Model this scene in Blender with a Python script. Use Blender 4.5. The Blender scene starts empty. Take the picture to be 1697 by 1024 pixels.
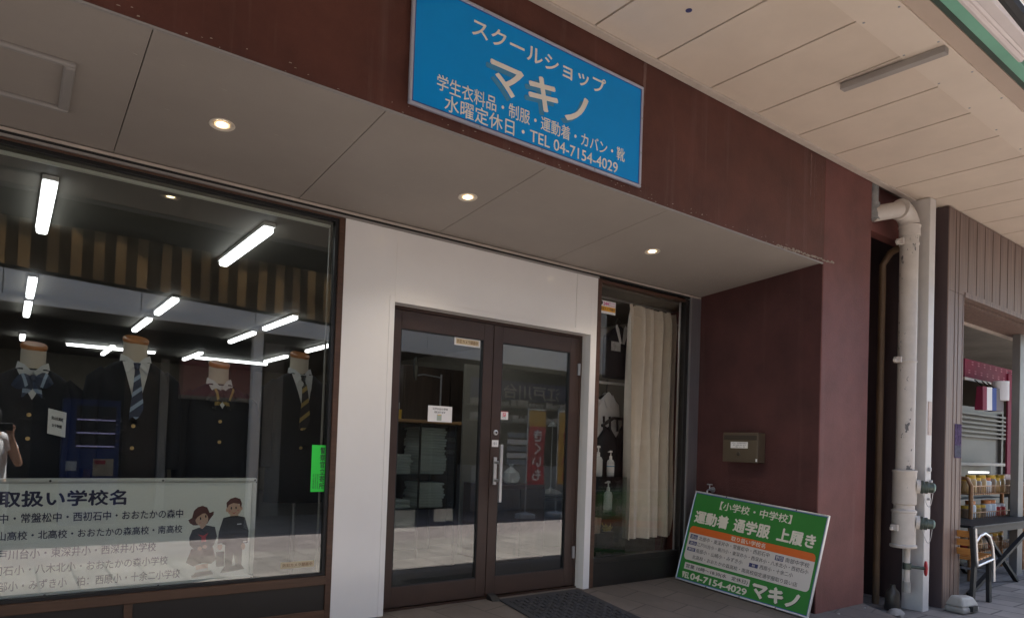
import bpy, bmesh, math, random
from mathutils import Vector, Matrix
R = math.radians
random.seed(7)
S = bpy.context.scene
COL = S.collection

# ------------------------------------------------------------------ camera
W_, H_ = 1697.0, 1024.0
cam = bpy.data.cameras.new('camera'); camo = bpy.data.objects.new('camera', cam); COL.objects.link(camo)
cam.sensor_fit = 'HORIZONTAL'; cam.sensor_width = 36.0
cam.lens = 1127.0 / W_ * 36.0
cam.shift_x = 0.0; cam.shift_y = (708.0 - H_ / 2) / W_
cam.clip_start = 0.01; cam.clip_end = 400
# rows: world X, Y, Z expressed in camera right / down / forward
RX = (0.8020, 0.0424, 0.5965); RY = (-0.5965, -0.0007, 0.8026); RZ = (0.0345, -0.9991, 0.0247)
right = Vector((RX[0], RY[0], RZ[0])); down = Vector((RX[1], RY[1], RZ[1])); fwd = Vector((RX[2], RY[2], RZ[2]))
fwd.normalize(); right = (right - fwd * right.dot(fwd)).normalized(); up = right.cross(fwd).normalized()
M = Matrix((right, up, -fwd)).transposed().to_4x4(); M.translation = Vector((0, -4.247, 1.2))
camo.matrix_world = M
S.camera = camo

# ------------------------------------------------------------------ light
SUN_EL, SUN_AZ = R(61), R(111.5)          # azimuth measured from +Y towards +X
sd = Vector((math.cos(SUN_EL) * math.sin(SUN_AZ), math.cos(SUN_EL) * math.cos(SUN_AZ), math.sin(SUN_EL)))
world = bpy.data.worlds.new('World'); S.world = world; world.use_nodes = True
nt = world.node_tree
bg = nt.nodes['Background']
sky = nt.nodes.new('ShaderNodeTexSky'); sky.sky_type = 'NISHITA'; sky.sun_disc = False
sky.sun_elevation = SUN_EL; sky.sun_rotation = SUN_AZ
nt.links.new(sky.outputs[0], bg.inputs[0]); bg.inputs[1].default_value = 0.13
sl = bpy.data.lights.new('sun', 'SUN'); sl.energy = 4.6; sl.angle = R(0.5); sl.color = (1, 0.965, 0.915)
so = bpy.data.objects.new('sun', sl); COL.objects.link(so)
so.rotation_euler = sd.to_track_quat('Z', 'Y').to_euler(); so.location = sd * 30
S.view_settings.view_transform = 'Standard'; S.view_settings.look = 'None'
S.view_settings.exposure = 2.3; S.view_settings.gamma = 1.0
S.render.engine = 'CYCLES'
S.cycles.use_denoising = True
S.cycles.max_bounces = 10; S.cycles.diffuse_bounces = 6; S.cycles.glossy_bounces = 4
S.cycles.transparent_max_bounces = 24
S.cycles.sample_clamp_indirect = 6.0; S.cycles.caustics_reflective = False; S.cycles.caustics_refractive = False

# ------------------------------------------------------------------ materials
MATS = {}
def mat(name, col, rough=0.6, metal=0.0, var=0.0, vs=3.0, bump=0.0, bs=60.0, spec=0.5, stretch=None, col2=None, trans=0.0):
    if name in MATS: return MATS[name]
    m = bpy.data.materials.new(name); m.use_nodes = True; MATS[name] = m
    t = m.node_tree; p = t.nodes['Principled BSDF']
    p.inputs['Base Color'].default_value = (*col, 1); p.inputs['Roughness'].default_value = rough
    p.inputs['Metallic'].default_value = metal; p.inputs['Specular IOR Level'].default_value = spec
    if trans:
        p.inputs['Subsurface Weight'].default_value = 0
    if var or bump:
        tc = t.nodes.new('ShaderNodeTexCoord'); mp = t.nodes.new('ShaderNodeMapping')
        t.links.new(tc.outputs['Object'], mp.inputs[0])
        if stretch: mp.inputs['Scale'].default_value = stretch
    if var:
        n = t.nodes.new('ShaderNodeTexNoise'); n.inputs['Scale'].default_value = vs; n.inputs['Detail'].default_value = 8
        n.inputs['Roughness'].default_value = 0.65
        t.links.new(mp.outputs[0], n.inputs[0])
        r = t.nodes.new('ShaderNodeValToRGB'); r.color_ramp.elements[0].position = 0.3; r.color_ramp.elements[1].position = 0.72
        c2 = col2 if col2 else tuple(min(1, c * (1 + var)) for c in col)
        r.color_ramp.elements[0].color = (*[c * (1 - var) for c in col], 1); r.color_ramp.elements[1].color = (*c2, 1)
        t.links.new(n.outputs['Fac'], r.inputs[0]); t.links.new(r.outputs[0], p.inputs['Base Color'])
        mr = t.nodes.new('ShaderNodeMapRange'); mr.inputs[3].default_value = max(0, rough - 0.08); mr.inputs[4].default_value = min(1, rough + 0.1)
        t.links.new(n.outputs['Fac'], mr.inputs[0]); t.links.new(mr.outputs[0], p.inputs['Roughness'])
    if bump:
        n2 = t.nodes.new('ShaderNodeTexNoise'); n2.inputs['Scale'].default_value = bs; n2.inputs['Detail'].default_value = 4
        t.links.new(mp.outputs[0], n2.inputs[0])
        b = t.nodes.new('ShaderNodeBump'); b.inputs['Strength'].default_value = bump; b.inputs['Distance'].default_value = 0.01
        t.links.new(n2.outputs['Fac'], b.inputs['Height']); t.links.new(b.outputs[0], p.inputs['Normal'])
    return m

def emit(name, col, strength):
    if name in MATS: return MATS[name]
    m = bpy.data.materials.new(name); m.use_nodes = True; MATS[name] = m
    p = m.node_tree.nodes['Principled BSDF']
    p.inputs['Base Color'].default_value = (0.8, 0.8, 0.8, 1)
    p.inputs['Emission Color'].default_value = (*col, 1); p.inputs['Emission Strength'].default_value = strength
    return m

def glass(name, tint=(0.93, 0.95, 0.93), f0=0.07, rough=0.0):
    m = bpy.data.materials.new(name); m.use_nodes = True; MATS[name] = m
    t = m.node_tree; t.nodes.clear()
    out = t.nodes.new('ShaderNodeOutputMaterial'); mix = t.nodes.new('ShaderNodeMixShader')
    tr = t.nodes.new('ShaderNodeBsdfTransparent'); tr.inputs[0].default_value = (*tint, 1)
    gl = t.nodes.new('ShaderNodeBsdfGlossy'); gl.inputs['Roughness'].default_value = rough
    g = t.nodes.new('ShaderNodeNewGeometry'); d = t.nodes.new('ShaderNodeVectorMath'); d.operation = 'DOT_PRODUCT'
    t.links.new(g.outputs['Incoming'], d.inputs[0]); t.links.new(g.outputs['Normal'], d.inputs[1])
    def math_(op, a, b=None):
        n = t.nodes.new('ShaderNodeMath'); n.operation = op
        for i, v in enumerate((a, b)):
            if v is None: continue
            if isinstance(v, (int, float)): n.inputs[i].default_value = v
            else: t.links.new(v, n.inputs[i])
        return n.outputs[0]
    c = math_('ABSOLUTE', d.outputs['Value']); o = math_('SUBTRACT', 1.0, c); q = math_('POWER', o, 5.0)
    f = math_('MULTIPLY_ADD', q, 1 - f0); f.node.inputs[2].default_value = f0
    t.links.new(f, mix.inputs[0]); t.links.new(tr.outputs[0], mix.inputs[1]); t.links.new(gl.outputs[0], mix.inputs[2])
    t.links.new(mix.outputs[0], out.inputs[0])
    return m

def paving(name, col, bw, bh, mortar, offset=0.5, rough=0.8, rot=0.0, jc=0.55, var=0.18, bump=0.25):
    m = bpy.data.materials.new(name); m.use_nodes = True; MATS[name] = m
    t = m.node_tree; p = t.nodes['Principled BSDF']; p.inputs['Roughness'].default_value = rough
    tc = t.nodes.new('ShaderNodeTexCoord'); mp = t.nodes.new('ShaderNodeMapping'); mp.inputs['Rotation'].default_value = (0, 0, rot)
    t.links.new(tc.outputs['Object'], mp.inputs[0])
    b = t.nodes.new('ShaderNodeTexBrick'); b.offset = offset; b.inputs['Scale'].default_value = 1
    b.inputs['Brick Width'].default_value = bw; b.inputs['Row Height'].default_value = bh
    b.inputs['Mortar Size'].default_value = mortar; b.inputs['Mortar Smooth'].default_value = 0.2; b.inputs['Bias'].default_value = 0
    b.inputs['Color1'].default_value = (*[c * (1 - var) for c in col], 1); b.inputs['Color2'].default_value = (*[c * (1 + var) for c in col], 1)
    b.inputs['Mortar'].default_value = (*[c * jc for c in col], 1)
    t.links.new(mp.outputs[0], b.inputs[0])
    n = t.nodes.new('ShaderNodeTexNoise'); n.inputs['Scale'].default_value = 2.3; n.inputs['Detail'].default_value = 10; n.inputs['Roughness'].default_value = 0.7
    t.links.new(tc.outputs['Object'], n.inputs[0])
    mr = t.nodes.new('ShaderNodeMapRange'); mr.inputs[1].default_value = 0.3; mr.inputs[2].default_value = 0.75; mr.inputs[3].default_value = 0.7; mr.inputs[4].default_value = 1.15
    t.links.new(n.outputs['Fac'], mr.inputs[0])
    mx = t.nodes.new('ShaderNodeMix'); mx.data_type = 'RGBA'; mx.blend_type = 'MULTIPLY'; mx.inputs[0].default_value = 1
    t.links.new(b.outputs['Color'], mx.inputs[6]); t.links.new(mr.outputs[0], mx.inputs[7]); t.links.new(mx.outputs[2], p.inputs['Base Color'])
    n3 = t.nodes.new('ShaderNodeTexNoise'); n3.inputs['Scale'].default_value = 90; t.links.new(tc.outputs['Object'], n3.inputs[0])
    ad = t.nodes.new('ShaderNodeMath'); ad.operation = 'MULTIPLY_ADD'; ad.inputs[1].default_value = 0.3
    t.links.new(n3.outputs['Fac'], ad.inputs[0]); inv = t.nodes.new('ShaderNodeMath'); inv.operation = 'SUBTRACT'; inv.inputs[0].default_value = 1
    t.links.new(b.outputs['Fac'], inv.inputs[1]); t.links.new(inv.outputs[0], ad.inputs[2])
    bp = t.nodes.new('ShaderNodeBump'); bp.inputs['Strength'].default_value = bump; bp.inputs['Distance'].default_value = 0.006
    t.links.new(ad.outputs[0], bp.inputs['Height']); t.links.new(bp.outputs[0], p.inputs['Normal'])
    return m

def stucco(name, col, streak=(0.3, 0.2, 0.18), sa=0.35, grime=0.35):
    """painted render with vertical run-off streaks, blotches and a fine grain"""
    m = bpy.data.materials.new(name); m.use_nodes = True; MATS[name] = m
    t = m.node_tree; p = t.nodes['Principled BSDF']; p.inputs['Roughness'].default_value = 0.62; p.inputs['Specular IOR Level'].default_value = 0.35
    tc = t.nodes.new('ShaderNodeTexCoord')
    def noise(scale, sc=(1, 1, 1), det=8):
        mp = t.nodes.new('ShaderNodeMapping'); mp.inputs['Scale'].default_value = sc; t.links.new(tc.outputs['Object'], mp.inputs[0])
        n = t.nodes.new('ShaderNodeTexNoise'); n.inputs['Scale'].default_value = scale; n.inputs['Detail'].default_value = det; n.inputs['Roughness'].default_value = 0.65
        t.links.new(mp.outputs[0], n.inputs[0]); return n.outputs['Fac']
    r = t.nodes.new('ShaderNodeValToRGB'); r.color_ramp.elements[0].position = 0.3; r.color_ramp.elements[1].position = 0.7
    r.color_ramp.elements[0].color = (*[c * (1 - grime) for c in col], 1); r.color_ramp.elements[1].color = (*[c * (1 + grime * 0.6) for c in col], 1)
    t.links.new(noise(2.2), r.inputs[0])
    sr = t.nodes.new('ShaderNodeMapRange'); sr.inputs[1].default_value = 0.56; sr.inputs[2].default_value = 0.74; sr.inputs[3].default_value = 0; sr.inputs[4].default_value = sa
    t.links.new(noise(5.0, (1.6, 1.6, 0.08)), sr.inputs[0])
    mul = t.nodes.new('ShaderNodeMath'); mul.operation = 'MULTIPLY'; t.links.new(sr.outputs[0], mul.inputs[0]); t.links.new(noise(1.3), mul.inputs[1])
    mx = t.nodes.new('ShaderNodeMix'); mx.data_type = 'RGBA'; t.links.new(mul.outputs[0], mx.inputs[0]); t.links.new(r.outputs[0], mx.inputs[6])
    mx.inputs[7].default_value = (*streak, 1)
    # pale specks where the paint has chipped
    sp = t.nodes.new('ShaderNodeMapRange'); sp.inputs[1].default_value = 0.76; sp.inputs[2].default_value = 0.79
    t.links.new(noise(34, det=3), sp.inputs[0])
    mx2 = t.nodes.new('ShaderNodeMix'); mx2.data_type = 'RGBA'; t.links.new(sp.outputs[0], mx2.inputs[0]); t.links.new(mx.outputs[2], mx2.inputs[6])
    mx2.inputs[7].default_value = (0.3, 0.24, 0.2, 1)
    t.links.new(mx2.outputs[2], p.inputs['Base Color'])
    b = t.nodes.new('ShaderNodeBump'); b.inputs['Strength'].default_value = 0.35; b.inputs['Distance'].default_value = 0.008
    t.links.new(noise(70, det=3), b.inputs['Height']); t.links.new(b.outputs[0], p.inputs['Normal'])
    return m

def siding(name, col, pitch):
    """vertical grooved metal siding with printed wood grain"""
    m = bpy.data.materials.new(name); m.use_nodes = True; MATS[name] = m
    t = m.node_tree; p = t.nodes['Principled BSDF']; p.inputs['Roughness'].default_value = 0.55
    tc = t.nodes.new('ShaderNodeTexCoord'); mp = t.nodes.new('ShaderNodeMapping'); mp.inputs['Scale'].default_value = (26, 26, 0.8)
    t.links.new(tc.outputs['Object'], mp.inputs[0]); n = t.nodes.new('ShaderNodeTexNoise'); n.inputs['Scale'].default_value = 1.5; n.inputs['Detail'].default_value = 8
    t.links.new(mp.outputs[0], n.inputs[0])
    r = t.nodes.new('ShaderNodeValToRGB'); r.color_ramp.elements[0].position = 0.3; r.color_ramp.elements[1].position = 0.7
    r.color_ramp.elements[0].color = (*[c * 0.62 for c in col], 1); r.color_ramp.elements[1].color = (*[c * 1.2 for c in col], 1)
    t.links.new(n.outputs['Fac'], r.inputs[0]); t.links.new(r.outputs[0], p.inputs['Base Color'])
    return m

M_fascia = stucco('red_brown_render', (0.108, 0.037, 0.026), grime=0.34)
M_wallred = stucco('shaded_maroon_render', (0.080, 0.029, 0.027), sa=0.15, grime=0.28)  # shade of the recess side wall is put into this darker colour
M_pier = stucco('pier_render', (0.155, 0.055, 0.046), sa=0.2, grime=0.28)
M_soffit = mat('soffit_board', (0.335, 0.298, 0.262), 0.55, var=0.07, vs=2.0, bump=0.04, bs=40)
M_dark = mat('dark_gap', (0.012, 0.011, 0.011), 0.8, var=0.2)
M_white = mat('white_enamel_panel', (0.87, 0.85, 0.825), 0.13, var=0.03, vs=1.5, spec=0.35)
M_whiteedge = mat('white_trim', (0.80, 0.78, 0.74), 0.35, var=0.04)
M_brown = mat('brown_window_frame', (0.085, 0.042, 0.026), 0.42, var=0.3, vs=5, stretch=(1, 1, 9))
M_brownh = mat('brown_sill', (0.10, 0.052, 0.030), 0.42, var=0.3, vs=5, stretch=(0.4, 6, 9))
M_door = mat('bronze_door_frame', (0.052, 0.029, 0.022), 0.38, var=0.15, vs=4)
M_black = mat('black_gasket', (0.010, 0.010, 0.011), 0.5, var=0.2)
M_panelblk = mat('dark_base_panel', (0.016, 0.014, 0.013), 0.35, var=0.25, vs=6)
M_steel = mat('brushed_steel', (0.42, 0.42, 0.44), 0.42, 0.85, var=0.08, vs=8, stretch=(10, 10, 0.3))
M_silver = mat('silver_metal', (0.62, 0.62, 0.62), 0.35, 0.8, var=0.05)
M_greystrip = mat('grey_trim', (0.30, 0.28, 0.26), 0.5, var=0.06)
M_beige = mat('beige_canopy_panel', (0.68, 0.575, 0.465), 0.5, var=0.06, vs=2.4, bump=0.03, bs=30)
M_beige2 = mat('beige_beam', (0.72, 0.62, 0.51), 0.5, var=0.05, vs=2.0)
M_beige3 = mat('beige_lip', (0.50, 0.40, 0.32), 0.55, var=0.05)
M_trim = mat('cream_trim', (0.55, 0.48, 0.41), 0.5, var=0.12, vs=8)
M_green = mat('green_gutter', (0.20, 0.47, 0.34), 0.5, var=0.1)
M_greend = mat('dark_green_steel', (0.035, 0.06, 0.045), 0.6, var=0.2)
M_awnw = mat('white_awning_case', (0.78, 0.72, 0.70), 0.5, var=0.05)
M_lampgrey = mat('grey_metal', (0.34, 0.31, 0.28), 0.5, var=0.1)
M_pipe = mat('pipe_paint', (0.58, 0.53, 0.47), 0.5, var=0.12, vs=5)
def peel(name, col, under, th=0.60, scale=9.0):
    m = mat(name, col, 0.5, var=0.12, vs=5); t = m.node_tree; p = t.nodes['Principled BSDF']
    src = p.inputs['Base Color'].links[0].from_socket; tc = t.nodes.new('ShaderNodeTexCoord'); mp = t.nodes.new('ShaderNodeMapping'); mp.inputs['Scale'].default_value = (1, 1, 0.55)
    t.links.new(tc.outputs['Object'], mp.inputs[0]); n = t.nodes.new('ShaderNodeTexNoise'); n.inputs['Scale'].default_value = scale; n.inputs['Detail'].default_value = 5; n.inputs['Roughness'].default_value = 0.7
    t.links.new(mp.outputs[0], n.inputs[0]); r = t.nodes.new('ShaderNodeMapRange'); r.inputs[1].default_value = th; r.inputs[2].default_value = th + 0.012
    t.links.new(n.outputs['Fac'], r.inputs[0]); mx = t.nodes.new('ShaderNodeMix'); mx.data_type = 'RGBA'; t.links.new(r.outputs[0], mx.inputs[0]); t.links.new(src, mx.inputs[6]); mx.inputs[7].default_value = (*under, 1)
    t.links.new(mx.outputs[2], p.inputs['Base Color']); b = t.nodes.new('ShaderNodeBump'); b.inputs['Strength'].default_value = 0.5; b.inputs['Distance'].default_value = 0.004; b.invert = True
    t.links.new(r.outputs[0], b.inputs['Height']); t.links.new(b.outputs[0], p.inputs['Normal']); return m
M_peel = peel('peeling_pipe_paint', (0.56, 0.51, 0.45), (0.13, 0.125, 0.12), 0.605, 8.0)
M_col = mat('column_paint', (0.62, 0.59, 0.55), 0.45, var=0.1, vs=3)
M_rust = mat('flaked_paint_patch', (0.16, 0.14, 0.13), 0.8, var=0.3)
M_brownpipe = mat('brown_pipe', (0.16, 0.10, 0.055), 0.5, var=0.25)
M_brass = mat('bronze_coupling', (0.10, 0.12, 0.10), 0.45, 0.6, var=0.25, vs=20)
M_brassrim = mat('green_coupling_face', (0.30, 0.42, 0.36), 0.5, 0.2, var=0.2)
M_redwheel = mat('red_handwheel', (0.55, 0.05, 0.06), 0.5, var=0.1)
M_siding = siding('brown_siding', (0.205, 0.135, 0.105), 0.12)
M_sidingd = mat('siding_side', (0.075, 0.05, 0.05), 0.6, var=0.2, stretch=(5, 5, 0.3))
M_groove = mat('siding_groove', (0.09, 0.055, 0.043), 0.7, var=0.1)
M_conc = mat('concrete', (0.30, 0.28, 0.25), 0.85, var=0.2, vs=6, bump=0.3, bs=40)
M_plasticg = mat('weathered_plastic', (0.38, 0.36, 0.32), 0.6, var=0.2, vs=5)
M_paper = mat('white_paper', (0.82, 0.81, 0.80), 0.6, var=0.02)
M_ink = mat('black_ink', (0.02, 0.02, 0.025), 0.6)
M_navyink = mat('navy_ink', (0.03, 0.03, 0.085), 0.6)
M_cream = mat('cream_lettering', (0.88, 0.83, 0.74), 0.5)
M_blue = mat('blue_sign_face', (0.0, 0.31, 0.80), 0.4, var=0.03, spec=0.2)
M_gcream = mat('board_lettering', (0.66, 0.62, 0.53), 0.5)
M_blueshadow = mat('grey_blue_lettering', (0.06, 0.28, 0.50), 0.5)
M_signframe = mat('sign_aluminium', (0.50, 0.52, 0.62), 0.35, 0.5, var=0.06)
M_signblue = mat('sign_frame_blue', (0.05, 0.10, 0.35), 0.4)
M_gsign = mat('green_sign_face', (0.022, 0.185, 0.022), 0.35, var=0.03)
M_orange = mat('orange_band', (0.60, 0.12, 0.015), 0.4)
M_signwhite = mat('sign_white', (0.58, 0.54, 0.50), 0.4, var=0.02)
M_navy = mat('navy_patch', (0.04, 0.045, 0.14), 0.5)
M_board = mat('pale_green_white_board', (0.90, 0.92, 0.87), 0.4, var=0.02)
M_brightgreen = mat('bright_green_sticker', (0.03, 0.75, 0.07), 0.5)
M_glass = glass('window_glass', (0.88, 0.90, 0.88), 0.09)
M_cglass = glass('case_glass', (0.90, 0.93, 0.92), 0.05)
M_glass2 = glass('narrow_window_glass', (0.95, 0.94, 0.92), 0.045)
M_tube = emit('lit_fluorescent_tube', (0.95, 0.97, 1.0), 1.5)
M_bulb = emit('lit_downlight', (1.0, 0.80, 0.50), 5.0)
M_reflector = mat('downlight_reflector', (0.75, 0.60, 0.38), 0.3, 0.4)
M_ceil = mat('shop_ceiling', (0.13, 0.12, 0.10), 0.7, var=0.08)
M_iwall = mat('shop_wall', (0.16, 0.14, 0.11), 0.8, var=0.15)
M_ifloor = mat('shop_floor', (0.045, 0.042, 0.04), 0.45, var=0.2)
M_mann = mat('mannequin_cloth', (0.60, 0.52, 0.43), 0.8, var=0.06, vs=20)
M_wood = mat('mannequin_wood', (0.50, 0.20, 0.07), 0.35, var=0.25, vs=14)
M_blazer = mat('navy_blazer', (0.006, 0.007, 0.011), 0.85, var=0.2, bump=0.2, bs=300)
M_shirt = mat('white_shirt', (0.64, 0.64, 0.65), 0.75, var=0.03)
M_tienavy = mat('navy_tie', (0.03, 0.045, 0.09), 0.5)
M_tieblue = mat('pale_blue_stripe', (0.30, 0.38, 0.50), 0.5)
M_tiegold = mat('gold_stripe', (0.38, 0.27, 0.09), 0.5)
M_tieblk = mat('black_tie', (0.02, 0.018, 0.02), 0.5)
M_gold = mat('gold_button', (0.65, 0.45, 0.20), 0.3, 0.9)
M_curtain = mat('cream_curtain', (0.88, 0.82, 0.72), 0.85, var=0.06, vs=10)
M_garment = mat('black_garment', (0.010, 0.011, 0.014), 0.85, var=0.2)
M_ply = mat('counter_wood', (0.36, 0.20, 0.08), 0.45, var=0.25, vs=6, stretch=(0.5, 4, 4))
M_closet = mat('dark_wood_panel', (0.075, 0.048, 0.034), 0.5, var=0.3, vs=4, stretch=(6, 6, 0.4))
M_folded = mat('folded_white_cloth', (0.78, 0.79, 0.77), 0.85, var=0.06)
M_plastic = mat('clear_white_plastic', (0.62, 0.64, 0.63), 0.35, var=0.05)
M_labelblue = mat('blue_label', (0.10, 0.32, 0.50), 0.5)
M_mail = mat('bronze_mailbox', (0.115, 0.088, 0.058), 0.42, 0.25, var=0.1)
M_maild = mat('mailbox_slot', (0.045, 0.033, 0.022), 0.5)
M_mat = mat('charcoal_rubber_mat', (0.030, 0.030, 0.034), 0.85, var=0.25, vs=9, bump=0.4, bs=120)
M_skin = mat('skin', (0.50, 0.29, 0.20), 0.5, var=0.06)
M_hair = mat('dark_hair', (0.015, 0.012, 0.01), 0.6)
M_tshirt = mat('white_tshirt', (0.75, 0.75, 0.76), 0.8, var=0.05)
M_trouser = mat('dark_trousers', (0.03, 0.032, 0.045), 0.8, var=0.1)
M_cam = mat('black_camera', (0.02, 0.02, 0.02), 0.4)
M_oppgrey = mat('grey_aluminium_fascia', (0.84, 0.80, 0.74), 0.45, var=0.05)
M_oppwall = mat('opposite_wall', (0.07, 0.062, 0.055), 0.8, var=0.25)
M_oppdark = mat('opposite_dark_shop', (0.022, 0.022, 0.026), 0.7, var=0.3)
M_upper = mat('upper_wall_render', (0.36, 0.33, 0.29), 0.8, var=0.12)
M_vend = mat('vending_blue', (0.015, 0.04, 0.17), 0.4, var=0.1)
M_pink = mat('pink_board', (0.40, 0.14, 0.16), 0.6, var=0.1)
M_flagred = mat('red_banner', (0.46, 0.025, 0.05), 0.7, var=0.05)
M_flagyel = mat('yellow_banner', (0.58, 0.33, 0.05), 0.7, var=0.05)
M_tan = mat('awning_tan', (0.66, 0.53, 0.36), 0.85, var=0.12, vs=6)
M_olive = mat('awning_brown', (0.30, 0.25, 0.19), 0.85, var=0.12, vs=6)
M_hem = mat('awning_hem', (0.03, 0.03, 0.03), 0.8)
M_jar = mat('amber_jar', (0.45, 0.30, 0.12), 0.3, var=0.2)
M_jarred = mat('red_jar', (0.55, 0.04, 0.05), 0.4, var=0.1)
M_lidyel = mat('yellow_lid', (0.70, 0.45, 0.06), 0.4)
M_lidor = mat('orange_lid', (0.70, 0.25, 0.08), 0.4)
M_rack = mat('copper_rack', (0.32, 0.17, 0.08), 0.45, 0.4, var=0.15)
M_tableblk = mat('black_mesh_table', (0.012, 0.012, 0.013), 0.6, var=0.2, vs=80)
M_slat = mat('orange_wood_slat', (0.44, 0.19, 0.045), 0.45, var=0.25, vs=6, stretch=(6, 0.7, 6))
M_blueflag = mat('blue_stripe', (0.03, 0.07, 0.30), 0.7)
M_crimson = mat('crimson_cloth', (0.23, 0.016, 0.05), 0.75, var=0.15)
M_poster = mat('purple_poster', (0.03, 0.02, 0.08), 0.9, spec=0.1, var=0.6, vs=22, col2=(0.16, 0.11, 0.20))
M_grease = mat('greasy_shutter', (0.13, 0.12, 0.105), 0.5, var=0.2)

# ------------------------------------------------------------------ mesh builder
# the street side (fascia, canopy, column, neighbour) is scaled up about the camera position
STREET_SCALE = (1.092, Vector((0.0, 0.3907, -0.1104)))
G = None
def gm(v):
    v = Vector(v)
    return v if G is None else v * G[0] + G[1]
class MB:
    def __init__(s): s.v = []; s.f = []; s.m = []
    def add(s, vs, fs, mi=0):
        o = len(s.v); s.v += [tuple(v) for v in vs]
        for f in fs: s.f.append([i + o for i in f]); s.m.append(mi)
        return s
    def box(s, x0, x1, y0, y1, z0, z1, mi=0):
        return s.add([(x0, y0, z0), (x1, y0, z0), (x1, y1, z0), (x0, y1, z0), (x0, y0, z1), (x1, y0, z1), (x1, y1, z1), (x0, y1, z1)],
                     [(0, 3, 2, 1), (4, 5, 6, 7), (0, 1, 5, 4), (1, 2, 6, 5), (2, 3, 7, 6), (3, 0, 4, 7)], mi)
    def hexa(s, bot, top, mi=0):
        return s.add(list(bot) + list(top), [(3, 2, 1, 0), (4, 5, 6, 7), (0, 1, 5, 4), (1, 2, 6, 5), (2, 3, 7, 6), (3, 0, 4, 7)], mi)
    def prism(s, poly, d, mi=0):
        """poly: list of 3-D points (planar); d: extrusion vector"""
        n = len(poly); d = Vector(d); a = [Vector(p) for p in poly]; b = [p + d for p in a]
        fs = [list(range(n)), list(range(2 * n - 1, n - 1, -1))] + [[(i + 1) % n, i, i + n, (i + 1) % n + n] for i in range(n)]
        return s.add(a + b, fs, mi)
    def bar(s, p, q, w, h=None, upv=(0, 0, 1), mi=0):
        p, q = Vector(p), Vector(q); h = h or w; d = (q - p).normalized(); u = Vector(upv)
        if abs(d.dot(u)) > 0.98: u = Vector((0, 1, 0))
        r = d.cross(u).normalized() * w / 2; t = r.cross(d).normalized() * h / 2
        return s.hexa([p - r - t, p + r - t, p + r + t, p - r + t], [q - r - t, q + r - t, q + r + t, q - r + t], mi)
    def tube(s, pts, r, n=14, mi=0, caps=True):
        pts = [Vector(p) for p in pts]; rr = r if isinstance(r, (list, tuple)) else [r] * len(pts)
        rings = []; prev = None
        for i, p in enumerate(pts):
            a = pts[max(i - 1, 0)]; b = pts[min(i + 1, len(pts) - 1)]; d = (b - a).normalized()
            if prev is None:
                u = Vector((0, 0, 1)) if abs(d.z) < 0.9 else Vector((1, 0, 0)); u = (u - d * u.dot(d)).normalized()
            else:
                u = (prev - d * prev.dot(d)).normalized()
            prev = u; w = d.cross(u)
            rings.append([p + (u * math.cos(2 * math.pi * k / n) + w * math.sin(2 * math.pi * k / n)) * rr[i] for k in range(n)])
        vs = [v for ring in rings for v in ring]; fs = []
        for i in range(len(pts) - 1):
            for k in range(n):
                fs.append((i * n + k, i * n + (k + 1) % n, (i + 1) * n + (k + 1) % n, (i + 1) * n + k))
        if caps: fs += [list(range(n - 1, -1, -1)), list(range((len(pts) - 1) * n, len(pts) * n))]
        return s.add(vs, fs, mi)
    def loft(s, rings, mi=0, caps=True):
        n = len(rings[0]); vs = [v for r in rings for v in r]; fs = []
        for i in range(len(rings) - 1):
            for k in range(n):
                fs.append((i * n + k, i * n + (k + 1) % n, (i + 1) * n + (k + 1) % n, (i + 1) * n + k))
        if caps: fs += [list(range(n - 1, -1, -1)), list(range((len(rings) - 1) * n, len(rings) * n))]
        return s.add(vs, fs, mi)
    def lathe(s, c, prof, n=20, mi=0, axis=(0, 0, 1)):
        """prof: (radius, height along axis)"""
        a = Vector(axis).normalized(); u = Vector((1, 0, 0)) if abs(a.x) < 0.9 else Vector((0, 1, 0)); u = (u - a * u.dot(a)).normalized(); w = a.cross(u)
        c = Vector(c); rings = [[c + a * h + (u * math.cos(2 * math.pi * k / n) + w * math.sin(2 * math.pi * k / n)) * max(r, 1e-4) for k in range(n)] for r, h in prof]
        return s.loft(rings, mi)
    def build(s, name, mats, parent=None, smooth=False, bevel=0.0):
        me = bpy.data.meshes.new(name)
        off = Vector(parent.get('_o', (0, 0, 0))) if parent else Vector((0, 0, 0))
        me.from_pydata([tuple(gm(v) - off) for v in s.v], [], s.f)
        if not isinstance(mats, (list, tuple)): mats = [mats]
        for m in mats: me.materials.append(m)
        for p, i in zip(me.polygons, s.m): p.material_index = i
        bm = bmesh.new(); bm.from_mesh(me); bmesh.ops.recalc_face_normals(bm, faces=bm.faces); bm.to_mesh(me); bm.free()
        o = bpy.data.objects.new(name, me); COL.objects.link(o)
        if parent:
            o.parent = parent; o['_o'] = tuple(off)
        else: o['_o'] = (0, 0, 0)
        if smooth:
            for p in me.polygons: p.use_smooth = True
            me.set_sharp_from_angle(angle=R(40))
        if bevel:
            b = o.modifiers.new('bevel', 'BEVEL'); b.width = bevel; b.segments = 2; b.limit_method = 'ANGLE'; b.angle_limit = R(50)
        return o

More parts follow.
